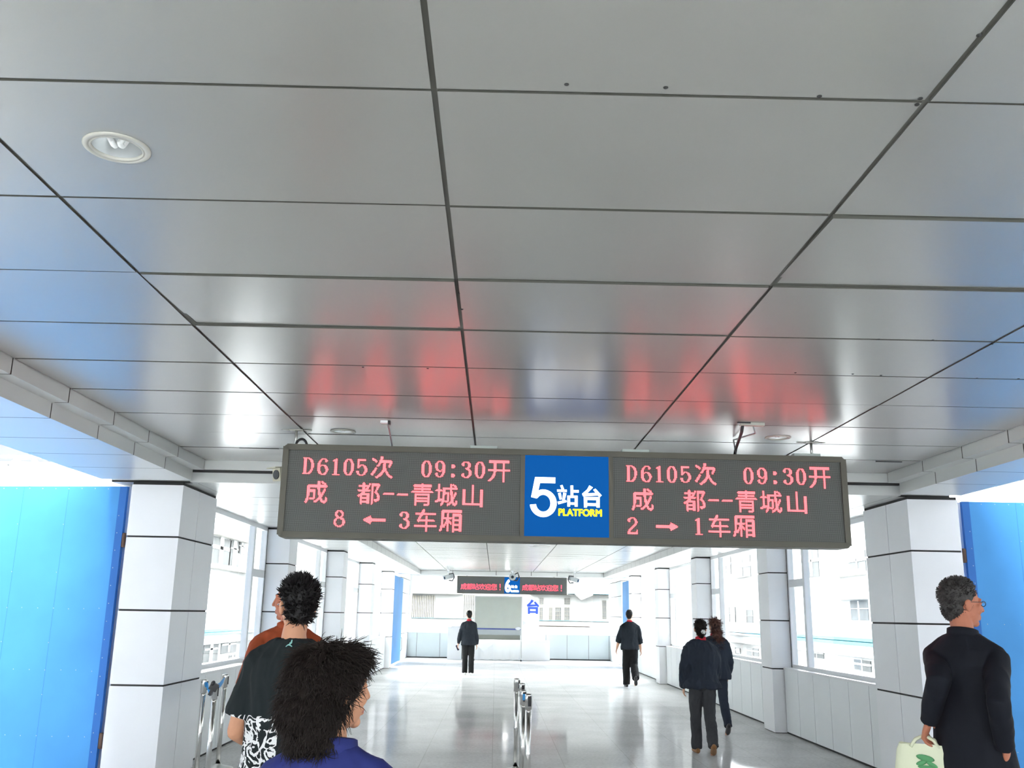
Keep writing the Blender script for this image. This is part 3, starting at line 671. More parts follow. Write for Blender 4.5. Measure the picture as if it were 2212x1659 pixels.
# ------------------------------------------------------------------ queue posts
def post(x, y, label, group, cassette=0, blue=False):
    o = empty('queue_post', (x, y, 0), label, 'queue post', group)
    bm = bmesh.new(); lathe(bm, [(.0005, 0), (.16, 0), (.16, .012), (.12, .024), (.05, .04), (.03, .055)], 32); obj('base', bm, 'steelb', o)
    bm = bmesh.new(); tube(bm, [(0, 0, .03), (0, 0, .84)], .0235, 20); obj('shaft', bm, 'steel', o)
    bm = bmesh.new(); lathe(bm, [(.0236, .815), (.031, .817), (.031, .935), (.029, .945), (.0005, .95)], 24); hd = obj('head', bm, 'steel', o)
    bm = bmesh.new(); a = R(cassette)
    m = Matrix.Rotation(a, 4, 'Z'); box(bm, .022, .036, -.014, .014, .845, .93, 0, m); obj('belt_slot', bm, 'dark', hd)
    if blue:
        bm = bmesh.new(); box(bm, .034, .040, -.018, .018, .86, .915, 0, Matrix.Rotation(a, 4, 'Z')); obj('belt_end', bm, 'strap', hd)
    return o
for k, ((x, y), lb) in enumerate(zip([(.246, 10.643), (.287, 9.945), (.275, 9.07), (.307, 8.633)], [
        'steel queue post in the middle of the floor, leftmost of the four in a row', 'steel queue post in the middle row, second from the left, half hidden',
        'steel queue post with a blue belt end on its head, in the middle row', 'steel queue post in the middle row, nearest the camera and rightmost'])):
    post(x, y, lb, 'queue posts in the middle of the floor', -75 if k != 0 else -20, k == 2)
LP = [(-2.865, 9.758), (-2.571, 9.098), (-2.875, 10.533)]
for (x, y), lb in zip(LP, ['steel queue post by the left pillar, left end of the slack blue belt', 'steel queue post in the left group, standing between the two ends of the blue belt', 'steel queue post in the left group at the right end of the blue belt']):
    post(x, y, lb, 'queue posts beside the left pillar', 30)
bm = bmesh.new()
def ribbon(bm, pts, w, t=.002):
    pts = [Vector(p) for p in pts]; prev = None
    for i, p in enumerate(pts):
        tw = .35*math.sin(i*1.7); n = Vector((0, math.sin(tw), math.cos(tw)))
        d = Vector((0, t, 0)); r = [bm.verts.new(p+n*s*w/2+e) for s, e in ((-1, -d), (1, -d), (1, d), (-1, d))]
        if prev:
            for k in range(4): bm.faces.new((prev[k], prev[(k+1) % 4], r[(k+1) % 4], r[k]))
        else: bm.faces.new(r)
        prev = r
    bm.faces.new(prev[::-1])
a, b, c = Vector((LP[0][0]+.03, LP[0][1]-.01, .895)), Vector((LP[1][0], LP[1][1]-.03, .92)), Vector((LP[2][0]-.0, LP[2][1]-.04, .895))
pts = [a + (b-a)*t + Vector((0, 0, -.05*math.sin(math.pi*t)+.012*math.sin(9*t))) for t in [k/8 for k in range(9)]] + [b+(c-b)*t + Vector((0, 0, .0-.02*math.sin(math.pi*t))) for t in [k/8 for k in range(1, 9)]]
ribbon(bm, pts, .055)
belt = tag(obj('queue_belt', bm, 'strap'), 'slack blue belt strung between the steel posts by the left pillar', 'belt')
bm = bmesh.new(); box(bm, -.035, .035, -.02, .012, -.03, .04); box(bm, -.012, .016, -.025, .015, -.075, -.02); ell(bm, (-.02, -.01, .03), (.02, .018, .025))
obj('clip', bm, 'dark', belt, loc=b+Vector((0, -.005, .005)), rot=(0, R(25), 0))
# ------------------------------------------------------------------ security cameras on goosenecks
def seccam(p, zc, aim, label, body='camgrey', group=None, s=1.0, hook=1, round_=False):
    o = empty('security_camera', p, label, 'security camera', group)
    bm = bmesh.new(); h = zc-p[2]
    tube(bm, [(0, 0, h), (0, 0, h-.03)], .045*s, 14); tube(bm, [(0, 0, h-.03), (0, .0, .06*s)], .013*s, 8); ell(bm, (0, 0, .055*s), (.03*s, .03*s, .03*s))
    obj('mount', bm, 'white', o)
    d = Vector(aim).normalized(); sd = d.cross(Vector((0, 0, 1))).normalized(); up = sd.cross(d)
    m = Matrix((sd, d, up)).transposed().to_4x4()
    bm = bmesh.new()
    if round_:
        tube(bm, [m @ Vector((0, -.11*s, 0)), m @ Vector((0, .10*s, 0))], .075*s, 24); tube(bm, [m @ Vector((0, .10*s, 0)), m @ Vector((0, .115*s, 0))], [.09*s, .085*s], 24)
    else:
        box(bm, -.05*s, .05*s, -.15*s, .13*s, -.05*s, .05*s, 0, m); box(bm, -.06*s, .06*s, -.15*s, .18*s, .05*s, .06*s, 0, m)
    hb = obj('housing', bm, body, o)
    bm = bmesh.new(); y = .116 if round_ else .131
    tube(bm, [m @ Vector((0, (y-.004)*s, 0)), m @ Vector((0, (y+.006)*s, 0))], .038*s, 18); obj('lens', bm, 'lens', hb)
    bm = bmesh.new(); k = hook*s
    tube(bm, [(-.01*k, .03, h-.01), (.0*k, .03, h-.12*s), (.14*k, .02, .10*s), (.17*k, .0, -.0*s), (.12*k, -.02, -.10*s), (.02*k, .01, -.085*s)], .017*s, 8); obj('cable', bm, 'dark', o)
    return o
seccam((.521, 30.6, 2.80), ZC2, (0, -1, -.12), 'round grey security camera hanging in front of the platform 6 panel', group='security cameras at the far beam', round_=True, s=1.25)
seccam((-1.53, 30.6, 2.75), ZC2, (-.75, -.6, -.25), 'grey security camera hanging left of the far welcome board', group='security cameras at the far beam', s=1.15)
seccam((2.50, 30.6, 2.74), ZC2, (.8, -.5, -.25), 'grey security camera hanging right of the far welcome board', group='security cameras at the far beam', hook=-1, s=1.15)
seccam((-1.86, 8.35, 2.80), ZC, (-.62, -.7, -.12), 'beige security camera half hidden behind the left end of the departure board', body='beige', s=1.1)
# ------------------------------------------------------------------ furniture at the corridor end
bm = bmesh.new(); box(bm, -1.72, -1.20, 35.35, 36.4, 0, 1.15); box(bm, -1.60, -1.19, 35.30, 36.42, 1.15, 1.185); bmesh.ops.bevel(bm, geom=bm.edges[:], offset=.01, segments=2, affect='EDGES')
tag(obj('covered_counter', bm, 'cloth'), 'tall white covered counter block left of the notice board', 'counter')
bm = bmesh.new(); box(bm, .99, 2.02, 35.5, 36.15, 0, .695); bmesh.ops.bevel(bm, geom=bm.edges[:], offset=.012, segments=2, affect='EDGES'); box(bm, 1.84, 1.85, 35.494, 35.5, .02, .68)
tag(obj('covered_counter', bm, 'cloth'), 'low white box counter right of the notice board', 'counter')
t = empty('draped_table', (-.12, 36.02, 0), 'table under a white cloth below the grey green notice board', 'table')
bm = bmesh.new(); box(bm, -1.04, 1.06, -.42, .42, .66, .70)
for x in (-.98, 1.0):
    for y in (-.36, .36): box(bm, x-.025, x+.025, y-.025, y+.025, 0, .66)
obj('frame', bm, 'boardframe', t)
bm = bmesh.new(); n = 60
top = [(-1.06+2.14*k/n, -.44+.012*math.sin(k*.9)) for k in range(n+1)]
v0 = [bm.verts.new((x, .44, .705)) for x, y in top]; v1 = [bm.verts.new((x, -.44, .705)) for x, y in top]
v2 = [bm.verts.new((x, y-.01+.012*math.sin(k*.5), .01+.008*math.sin(k*.7))) for k, (x, y) in enumerate(top)]
for k in range(n): bm.faces.new((v0[k], v0[k+1], v1[k+1], v1[k])); bm.faces.new((v1[k], v1[k+1], v2[k+1], v2[k]))
cl = obj('table_cloth', bm, 'cloth', t)
bm = bmesh.new(); tri = [(-.75, .70), (.24, .70), (-.29, .29)]
A = [bm.verts.new((x, -.475, z)) for x, z in tri]; B = [bm.verts.new((x, -.485, z)) for x, z in tri]
bm.faces.new(A[::-1]); bm.faces.new(B)
for k in range(3): bm.faces.new((A[k], A[(k+1) % 3], B[(k+1) % 3], B[k]))
obj('corner_flap', bm, 'cloth', cl)
bm = bmesh.new(); box(bm, -1.0, 1.06, .0, .03, .705, .90); obj('dark_gap_sheet', bm, 'darkgap', t)  # dark sheet added to stand for the dark gap between tray and table
bY = 35.0; q0 = un(1027, 1289, Y=bY); q1 = un(1126, 1358, Y=bY)
nb = empty('mobile_notice_board', ((q0.x+q1.x)/2, bY, 0), 'large blank grey green board on a wheeled metal stand at the corridor end', 'notice board')
hw = (q1.x-q0.x)/2
bm = bmesh.new(); box(bm, -hw, hw, -.02, .02, q1.z, q0.z); obj('board', bm, 'board', nb)
bm = bmesh.new()
for s in (-1, 1): box(bm, s*hw-.02, s*hw+.02, -.025, .025, .10, q0.z+.03); box(bm, s*hw-.025, s*hw+.025, -.25, .25, .07, .11)
box(bm, -hw, hw, -.025, .025, q0.z, q0.z+.035); obj('stand', bm, 'steelb', nb)
bm = bmesh.new(); box(bm, -hw+.02, hw-.02, -.03, .03, q1.z-.05, q1.z); obj('rail', bm, 'navyrail', nb)
bm = bmesh.new(); box(bm, -hw+.02, hw-.02, -.05, .08, q1.z-.23, q1.z-.05); obj('tray', bm, 'camgrey', nb)
for s in (-1, 1):
    for y in (-.22, .22):
        bm = bmesh.new(); tube(bm, [(s*hw-.02, y, .036), (s*hw+.02, y, .036)], .036, 16); obj('wheel', bm, 'dark', nb)
        bm = bmesh.new(); ell(bm, (s*hw, y, .075), (.035, .035, .03)); obj('wheel_cover', bm, 'steelb', nb)
bm = bmesh.new(); ell(bm, (0, 0, .0), (.10, .05, .06)); tag(obj('white_bag', bm, 'cloth', loc=(nb.location.x+hw-.12, bY-.03, q1.z-.05+.058)), 'small white bundle on the tray of the notice board', 'bundle')
# signboard with one blue character in front of the end window
bm = bmesh.new(); yb = 36.3; a, b = un(1127, 1292, Y=yb), un(1164, 1372, Y=yb)
box(bm, a.x, b.x, yb, yb+.03, .0, a.z); sg = tag(obj('white_signboard', bm, 'white'), 'white standing signboard with one big blue character at the end window', 'sign')
t0, t1 = un(1138, 1310, Y=yb), un(1165, 1310, Y=yb); tz = un(1150, 1310.5, Y=yb).z; ts = (t1.x-t0.x)/.235
poly_mesh('blue_character', [[(t0.x+(x-.685)*ts, tz+(z-.079)*ts) for x, z in L] for L in TAI], 'bluechar', sg, .002, Matrix.Translation((0, yb-.004, 0)))
bm = bmesh.new(); c = [un(u, v, Y=yb-.003) for u, v in ((1129, 1340), (1136, 1346), (1129, 1351))]; bm.faces.new([bm.verts.new(p) for p in c]); bm.faces.new([bm.verts.new(p+Vector((0, .002, 0))) for p in c][::-1]); obj('grey_arrow', bm, 'greymark', sg)
# ------------------------------------------------------------------ outside
def plane_rect(u0, v0, u1, v1, **k):
    a, b = un(u0, v0, **k), un(u1, v1, **k); return a, b
YE = 52.0
eb = empty('station_building', (0, YE, -6), 'overexposed white station building behind the end window', 'building')
def ebx(bm, u0, v0, u1, v1, d0, d1, mi=0):
    a, b = un(u0, v0, Y=YE), un(u1, v1, Y=YE); box(bm, min(a.x, b.x), max(a.x, b.x), d0, d1, min(a.z, b.z)+6, max(a.z, b.z)+6, mi)
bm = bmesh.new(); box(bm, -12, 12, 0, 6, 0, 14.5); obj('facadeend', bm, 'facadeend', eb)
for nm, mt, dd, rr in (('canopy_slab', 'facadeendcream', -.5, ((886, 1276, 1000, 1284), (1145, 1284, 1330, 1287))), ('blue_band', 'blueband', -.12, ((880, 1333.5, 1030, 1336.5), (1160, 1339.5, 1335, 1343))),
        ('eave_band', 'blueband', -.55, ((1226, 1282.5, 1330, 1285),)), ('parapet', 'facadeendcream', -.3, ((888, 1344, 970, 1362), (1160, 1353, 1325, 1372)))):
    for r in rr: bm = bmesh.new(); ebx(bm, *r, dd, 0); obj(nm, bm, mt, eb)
bm = bmesh.new(); ebx(bm, 1160, 1351.2, 1275, 1353, -.33, 0); obj('parapet_coping', bm, 'rust', eb)
bm = bmesh.new()
P3 = [un(u, v, Y=YE-.9) for u, v in ((1243, 1284), (1256, 1296), (1281, 1286), (1281, 1278), (1243, 1276))]
A = [bm.verts.new((p.x, -.9, p.z+6)) for p in P3]; B = [bm.verts.new((p.x, -.2, p.z+6)) for p in P3]
bm.faces.new(A); bm.faces.new(B[::-1])
for k in range(5): bm.faces.new((A[k], A[(k+1) % 5], B[(k+1) % 5], B[k]))
obj('porch_roof', bm, 'facadeend', eb)
for r in ((889, 1286, 938, 1334), (1001, 1284, 1025, 1337), (1161.6, 1290.6, 1174, 1305.7), (1161.6, 1311.5, 1172.5, 1339.5), (1186, 1311.5, 1193, 1339.5), (1199, 1311.5, 1212, 1339.5), (1219, 1291.5, 1231, 1306), (1219, 1311.5, 1230, 1339.5), (1301, 1297, 1309.5, 1337), (1315, 1296, 1325, 1336)):
    bm = bmesh.new(); ebx(bm, *r, -.01, .05); f = obj('window', bm, 'winglass', eb)
    bm = bmesh.new(); n = max(3, int((r[2]-r[0])/3.6))
    for k in range(n+1): u = r[0]+(r[2]-r[0])*k/n; ebx(bm, u-.28, r[1], u+.28, r[3], -.06, -.02)
    for k in range(4): v = r[1]+(r[3]-r[1])*(.05+.3*k); ebx(bm, r[0], v-.4, r[2], v+.4, -.065, -.015)
    obj('bars', bm, 'bars', f)
def side_building(X, s, label, rects, stripes, extra=()):
    o = empty('trackside_building', (X, 30, -6), label, 'building')
    bm = bmesh.new(); box(bm, min(0, s*5), max(0, s*5), -46, 60, 0, 12.4); obj('facade', bm, 'facade', o)
    def sb(bm, u0, v0, u1, v1, d0, d1, mi=0):
        a, b = un(u0, v0, X=X), un(u1, v1, X=X); box(bm, min(-s*d0, -s*d1), max(-s*d0, -s*d1), min(a.y, b.y)-30, max(a.y, b.y)-30, min(a.z, b.z)+6, max(a.z, b.z)+6, mi)
    for r in rects:
        bm = bmesh.new(); sb(bm, *r, .0, .04); f = obj('window', bm, 'winglass', o)
        bm = bmesh.new(); um = (r[0]+r[2])/2; sb(bm, um-.5, r[1], um+.5, r[3], .03, .07); sb(bm, r[0], (r[1]*.6+r[3]*.4)-.4, r[2], (r[1]*.6+r[3]*.4)+.4, .03, .07); obj('window_bar', bm, 'facade', f)
    for r in extra:
        bm = bmesh.new(); sb(bm, *r, .0, .35); obj('ledge', bm, 'facadecream', o)
    for z in stripes:
        bm = bmesh.new(); box(bm, min(-s*.2, -s*.26), max(-s*.2, -s*.26), -26, 60, z+6-.075, z+6+.075); obj('blue_stripe', bm, 'blueband', o)
    bm = bmesh.new(); box(bm, min(0, -s*.2), max(0, -s*.2), -26, 60, min(stripes)+6-.5, max(stripes)+6+.5); obj('parapet', bm, 'facade', o)
    return o
side_building(14., 1, 'overexposed white building with blue stripes outside the right windows',
   [(1739, 1189, 1771, 1245), (1833, 1194, 1873, 1233), (1838, 1298, 1878, 1340), (1752, 1402, 1781, 1423), (1846, 1424, 1884, 1452), (1559, 1206, 1580, 1240), (1586, 1206, 1623, 1245), (1565, 1312, 1590, 1347), (1600, 1318, 1628, 1349), (1580, 1398, 1600, 1412), (1614, 1398, 1640, 1418), (1465, 1290, 1478, 1332), (1488, 1292, 1498, 1332)], [.905, .785],
   extra=[(1812, 1236, 1873, 1241), (1815, 1291, 1876, 1294)])
side_building(-14., -1, 'overexposed white building with blue stripes outside the left windows',
   [(458, 1157, 494, 1224), (497, 1160, 513, 1224), (515, 1168, 527, 1198), (441, 1380, 467, 1435), (478, 1380, 508, 1408), (494, 1416, 506, 1430), (748, 1276, 757, 1328), (760, 1278, 767, 1328), (664, 1318, 672, 1334)], [.60, .47], extra=[(450, 1226, 530, 1231), (455, 1153, 530, 1157)])
# canopy truss seen over the left gate
tr = empty('canopy_truss', (-7.5, 16, 0), 'pale steel canopy truss above the left near gate', 'truss')
def strut(name, u0, v0, u1, v1, r, y0=16., y1=16.):
    bm = bmesh.new(); off = Vector((-7.5, 16, 0)); tube(bm, [un(u0, v0, Y=y0)-off, un(u1, v1, Y=y1)-off], r, 10); obj(name, bm, 'truss', tr)
strut('chord', -250, 983, 95, 987, .03); strut('chord', -250, 1088, 260, 1075, .09)
for q in ((20, 1005, 31, 1075), (20, 1006, 44, 988), (116, 1072, 72, 990), (40, 1066, 112, 1036), (118, 990, 119, 1070), (-60, 1000, 20, 1072), (200, 990, 112, 1036)): strut('strut', *q, .05)

for s, lb in ((-1, 'milky platform canopy roof beyond the left near gate'), (1, 'milky platform canopy roof beyond the right near gate')):
    ca = empty('platform_canopy', (s*8.9, 8, 5.2), lb, 'canopy')
    bm = bmesh.new(); box(bm, -4.6, 4.6, -16, 16, 0, .02); obj('roof_sheet', bm, 'milky', ca)
    bm = bmesh.new()
    for y in (-15.9, -8, 0, 8, 15.9): box(bm, -4.6, 4.6, y-.06, y+.06, -.16, -.002)
    obj('roof_beams', bm, 'truss', ca)
    for y in (-12, 0, 12):
        bm = bmesh.new(); tube(bm, [(s*3.5, y, -11.2), (s*3.5, y, 0)], .11, 12); obj('column', bm, 'facadecream', ca)

# ------------------------------------------------------------------ people
def skinmat(n, c): return mat(n, c, .55, 0, .35, nz=(14, .05, 3))
M['skin'] = skinmat('skin', srgb(205, 150, 118)); M['skinpale'] = skinmat('light skin', srgb(226, 176, 146)); M['skinred'] = skinmat('ruddy skin', srgb(190, 122, 96))
M['eye'] = mat('eye', (.03, .02, .02), .15); M['lip'] = mat('lips', srgb(185, 115, 100), .5)
M['hair'] = mat('black hair', (.011, .010, .010), .5, 0, .3); M['hairbrown'] = mat('dark brown hair', (.017, .012, .010), .62, 0, .2)
M['hairred'] = mat('reddish brown hair', (.10, .032, .018), .42, 0, .4, nz=(9, .45, 3)); M['hairgrey'] = mat('greying hair', (.045, .042, .040), .55, 0, .3, nz=(40, .5, 2))
def fabric(n, c, r=.85, b=(60, .12, .004)): return mat(n, c, r, 0, .25, nz=(5, .10, 4), bump=b)
M['jacket'] = fabric('blue black jacket cloth', (.021, .027, .036)); M['black'] = fabric('black cloth', (.014, .0145, .0155))
M['navy'] = fabric('navy jacket cloth', (.024, .032, .048), .7); M['charcoal'] = fabric('charcoal trouser cloth', (.055, .057, .062))
M['jeans'] = fabric('dark jeans', (.032, .040, .058)); M['suit'] = fabric('black suit cloth', (.008, .010, .016), .75)
M['orange'] = fabric('rust orange shirt cloth', srgb(150, 68, 38), .8); M['coat'] = fabric('royal navy coat', (.022, .030, .155), .75)
M['red'] = mat('red collar', srgb(205, 22, 50), .7); M['shoewhite'] = mat('white shoes', (.75, .75, .73), .5); M['shoeblack'] = mat('black shoes', (.012, .012, .013), .35)
M['shoebrown'] = mat('tan brown shoes', srgb(150, 105, 62), .5); M['bagcloth'] = mat('cream bag', srgb(232, 236, 205), .6, nz=(6, .05, 2)); M['leaf'] = mat('green print', srgb(90, 160, 105), .6)
M['mint'] = mat('pale mint print', srgb(150, 205, 200), .6); M['clipwhite'] = mat('white hair clip', (.85, .85, .82), .4); M['phone'] = mat('dark phone', (.02, .025, .06), .2)
def tee_mat():   # black cotton with a white lace-like print at the lower left
    m = fabric('black printed tee shirt', (.013, .018, .020)); t = m.node_tree; b = t.nodes['Principled BSDF']
    src = b.inputs['Base Color'].links[0].from_socket
    tc = t.nodes.new('ShaderNodeTexCoord'); sx = t.nodes.new('ShaderNodeSeparateXYZ'); t.links.new(tc.outputs['Object'], sx.inputs[0])
    n = t.nodes.new('ShaderNodeTexNoise'); n.inputs['Scale'].default_value = 12; n.inputs['Detail'].default_value = 2; n.inputs['Distortion'].default_value = 2.2
    t.links.new(tc.outputs['Object'], n.inputs['Vector'])
    a1 = t.nodes.new('ShaderNodeMath'); a1.operation = 'SUBTRACT'; a1.inputs[1].default_value = .5; t.links.new(n.outputs['Fac'], a1.inputs[0])
    a2 = t.nodes.new('ShaderNodeMath'); a2.operation = 'ABSOLUTE'; t.links.new(a1.outputs[0], a2.inputs[0])
    a3 = t.nodes.new('ShaderNodeMath'); a3.operation = 'LESS_THAN'; a3.inputs[1].default_value = .06; t.links.new(a2.outputs[0], a3.inputs[0])
    # printed patch: below z = 1.14 and left of a slanted line
    k = t.nodes.new('ShaderNodeMath'); k.operation = 'MULTIPLY_ADD'; k.inputs[1].default_value = .9; k.inputs[2].default_value = 1.06; t.links.new(sx.outputs['X'], k.inputs[0])
    k2 = t.nodes.new('ShaderNodeMath'); k2.operation = 'MULTIPLY'; k2.inputs[1].default_value = -1; t.links.new(sx.outputs['X'], k2.inputs[0])
    zc = t.nodes.new('ShaderNodeMath'); zc.operation = 'LESS_THAN'; zc.inputs[1].default_value = 1.165; t.links.new(sx.outputs['Z'], zc.inputs[0])
    xc = t.nodes.new('ShaderNodeMath'); xc.operation = 'LESS_THAN'; xc.inputs[1].default_value = -.015; t.links.new(sx.outputs['X'], xc.inputs[0])
    m1 = t.nodes.new('ShaderNodeMath'); m1.operation = 'MULTIPLY'; t.links.new(zc.outputs[0], m1.inputs[0]); t.links.new(xc.outputs[0], m1.inputs[1])
    m2 = t.nodes.new('ShaderNodeMath'); m2.operation = 'MULTIPLY'; t.links.new(m1.outputs[0], m2.inputs[0]); t.links.new(a3.outputs[0], m2.inputs[1])
    mx = t.nodes.new('ShaderNodeMix'); mx.data_type = 'RGBA'; mx.inputs['B'].default_value = (.8, .8, .8, 1)
    t.links.new(m2.outputs[0], mx.inputs['Factor']); t.links.new(src, mx.inputs['A']); t.links.new(mx.outputs['Result'], b.inputs['Base Color']); return m
M['tee'] = tee_mat()
def union(bm, voxel, smooth=3, amp=0, fs=(8, 8, 4), seed=0):
    """merge overlapping closed shapes into one continuous skin, with cloth folds"""
    me = bpy.data.meshes.new('u'); bmesh.ops.recalc_face_normals(bm, faces=bm.faces); bm.to_mesh(me); bm.free()
    t = bpy.data.objects.new('tmp', me); COL.objects.link(t)
    r = t.modifiers.new('r', 'REMESH'); r.mode = 'VOXEL'; r.voxel_size = voxel; r.use_smooth_shade = True
    if smooth: s = t.modifiers.new('s', 'SMOOTH'); s.factor = .5; s.iterations = smooth
    dg = bpy.context.evaluated_depsgraph_get(); out = bpy.data.meshes.new_from_object(t.evaluated_get(dg))
    bpy.data.objects.remove(t); bpy.data.meshes.remove(me)
    if amp:
        o = Vector((seed*7.3, seed*3.1, seed*1.7)); nn = [v.normal.copy() for v in out.vertices]
        for v, n in zip(out.vertices, nn):
            c = v.co; p = Vector((c.x*fs[0], c.y*fs[1], c.z*fs[2]))+o
            w = noise.noise(p) + .55*(1-2*abs(noise.noise(p*1.9+Vector((0, 0, c.x*3))))) - .3
            v.co = c + n*(amp*w)
    out.polygons.foreach_set('use_smooth', [True]*len(out.polygons))
    return out
def limb(bm, a, b, ra, rb, n=14): tube(bm, [a, Vector(a).lerp(Vector(b), .5), b], [ra, (ra+rb)/2*1.02, rb], n, 'round')
def loc2(x, y, heading, H, P):
    """a point of the place in a figure's own upright measure"""
    return (Matrix.Rotation(R(heading), 3, 'Z') @ (Vector(P)-Vector((x, y, 0))))/(H/1.75)
class Body:
    """joint positions of a standing or walking figure, facing +y, feet on z = 0"""
    def __init__(s, H=1.75, legs=((0, 0), (0, 0)), arms=((0, 8, 8, 0), (0, 8, 8, 0)), lean=0, hyaw=0, hpitch=0, broad=1.0, hroll=0):
        k = s.k = H/1.75; s.H = H; s.b = broad
        s.J = {}
        for i, sg in enumerate((-1, 1)):
            th, kn = legs[i]; hip = Vector((.088*sg*broad, 0, .93)); d = Vector((0, math.sin(R(th)), -math.cos(R(th))))
            knee = hip+d*.445; a = th-kn; d2 = Vector((0, math.sin(R(a)), -math.cos(R(a)))); ank = knee+d2*.42
            fp = min(0, a*.9) if kn > 15 else 0      # a lifted heel tips the foot
            s.J[sg] = [hip, knee, ank, fp]
        low = min(s.J[g][2].z-.075 for g in s.J)
        for g in s.J:
            for j in range(3): s.J[g][j].z -= low
        s.dz = -low
        L = Matrix.Rotation(R(-lean), 4, 'X'); piv = Vector((0, 0, .95))
        s.up = lambda p: (L @ (Vector(p)-piv))+piv+Vector((0, 0, s.dz))
        s.A = {}
        for i, sg in enumerate((-1, 1)):
            sh = s.up((.156*sg*broad, -.006, 1.372))
            if len(arms[i]) == 2:      # reach for a point: (wrist, way the elbow points)
                T, pole = Vector(arms[i][0]), Vector(arms[i][1]); d = T-sh; q = min(d.length, .548); d.normalize(); T = sh+d*q
                ca = (.305**2+q*q-.25**2)/(2*.305*q); pv = (pole-d*pole.dot(d)).normalized()
                elb = sh+d*(.305*ca)+pv*(.305*math.sqrt(max(0, 1-ca*ca))); s.A[sg] = [sh, elb, T, (T-elb).normalized()]; continue
            sw, ab, el, inw = arms[i]
            u = Vector((sg*math.sin(R(ab)), math.sin(R(sw))*math.cos(R(ab)), -math.cos(R(sw))*math.cos(R(ab))))
            elb = sh+u*.305
            f = Vector((sg*math.sin(R(ab*.6)) - sg*math.sin(R(inw)), math.sin(R(sw+el)), -math.cos(R(sw+el)))).normalized()
            s.A[sg] = [sh, elb, elb+f*.25, f]
        s.neck = s.up((0, -.012, 1.47)); s.head = s.up((0, .012, 1.632))
        s.hm = Matrix.Translation(s.head) @ Matrix.Rotation(R(-hyaw), 4, 'Z') @ Matrix.Rotation(R(hpitch), 4, 'X') @ Matrix.Rotation(R(hroll), 4, 'Y')
    def hell(s, bm, c, r, u=18, v=12): ell_m(bm, s.hm @ Matrix.Translation(Vector(c)) @ Matrix.Diagonal((*r, 1)), u, v)
def ell_m(bm, m, u=16, v=10): bmesh.ops.create_uvsphere(bm, u_segments=u, v_segments=v, radius=1, matrix=m)
def hand(bm, w, f, sg, curl=25, r=.0088, spread=.0):
    f = f.normalized(); n = Vector((-sg, .15, 0)); n = (n-f*n.dot(f)).normalized(); wd = f.cross(n)
    if wd.y < 0: wd = -wd
    # palm
    tube(bm, [w-f*.02, w+f*.02, w+f*.055, w+f*.092], [(.022, .020), (.016, .031), (.0155, .040), (.012, .039)] if abs(frames([w, w+f])[0][1].dot(n)) > .7 else [(.020, .022), (.031, .016), (.040, .0155), (.039, .012)], 14, 'round')
    for i, (o, l) in enumerate(((.029, .066), (.010, .076), (-.010, .070), (-.028, .054))):
        p = w+f*.088+wd*o; d = (f+wd*(o*3)).normalized(); pts = [p-f*.012, p]
        for j, q in enumerate((.45, .30, .25)):
            d = (Matrix.Rotation(R(curl*(.7+.3*j)), 3, n.cross(d)*-1) @ d) if False else (d*math.cos(R(curl*(.55+.25*j)+i*2)) + n*math.sin(R(curl*(.55+.25*j)+i*2))).normalized()
            p = p+d*l*q; pts.append(p)
        tube(bm, pts, [r*1.08, r*1.05, r, r*.92, r*.8], 10, 'round')
    p = w+f*.028+wd*.030+n*.006; d = (f*.62+wd*.66+n*.35).normalized(); pts = [p-d*.02, p]
    for q, bnd in ((.036, .0), (.028, .35)):
        d = (d+f*bnd+n*.1).normalized(); p = p+d*q; pts.append(p)
    tube(bm, pts, [r*1.35, r*1.3, r*1.1, r*.9], 10, 'round')
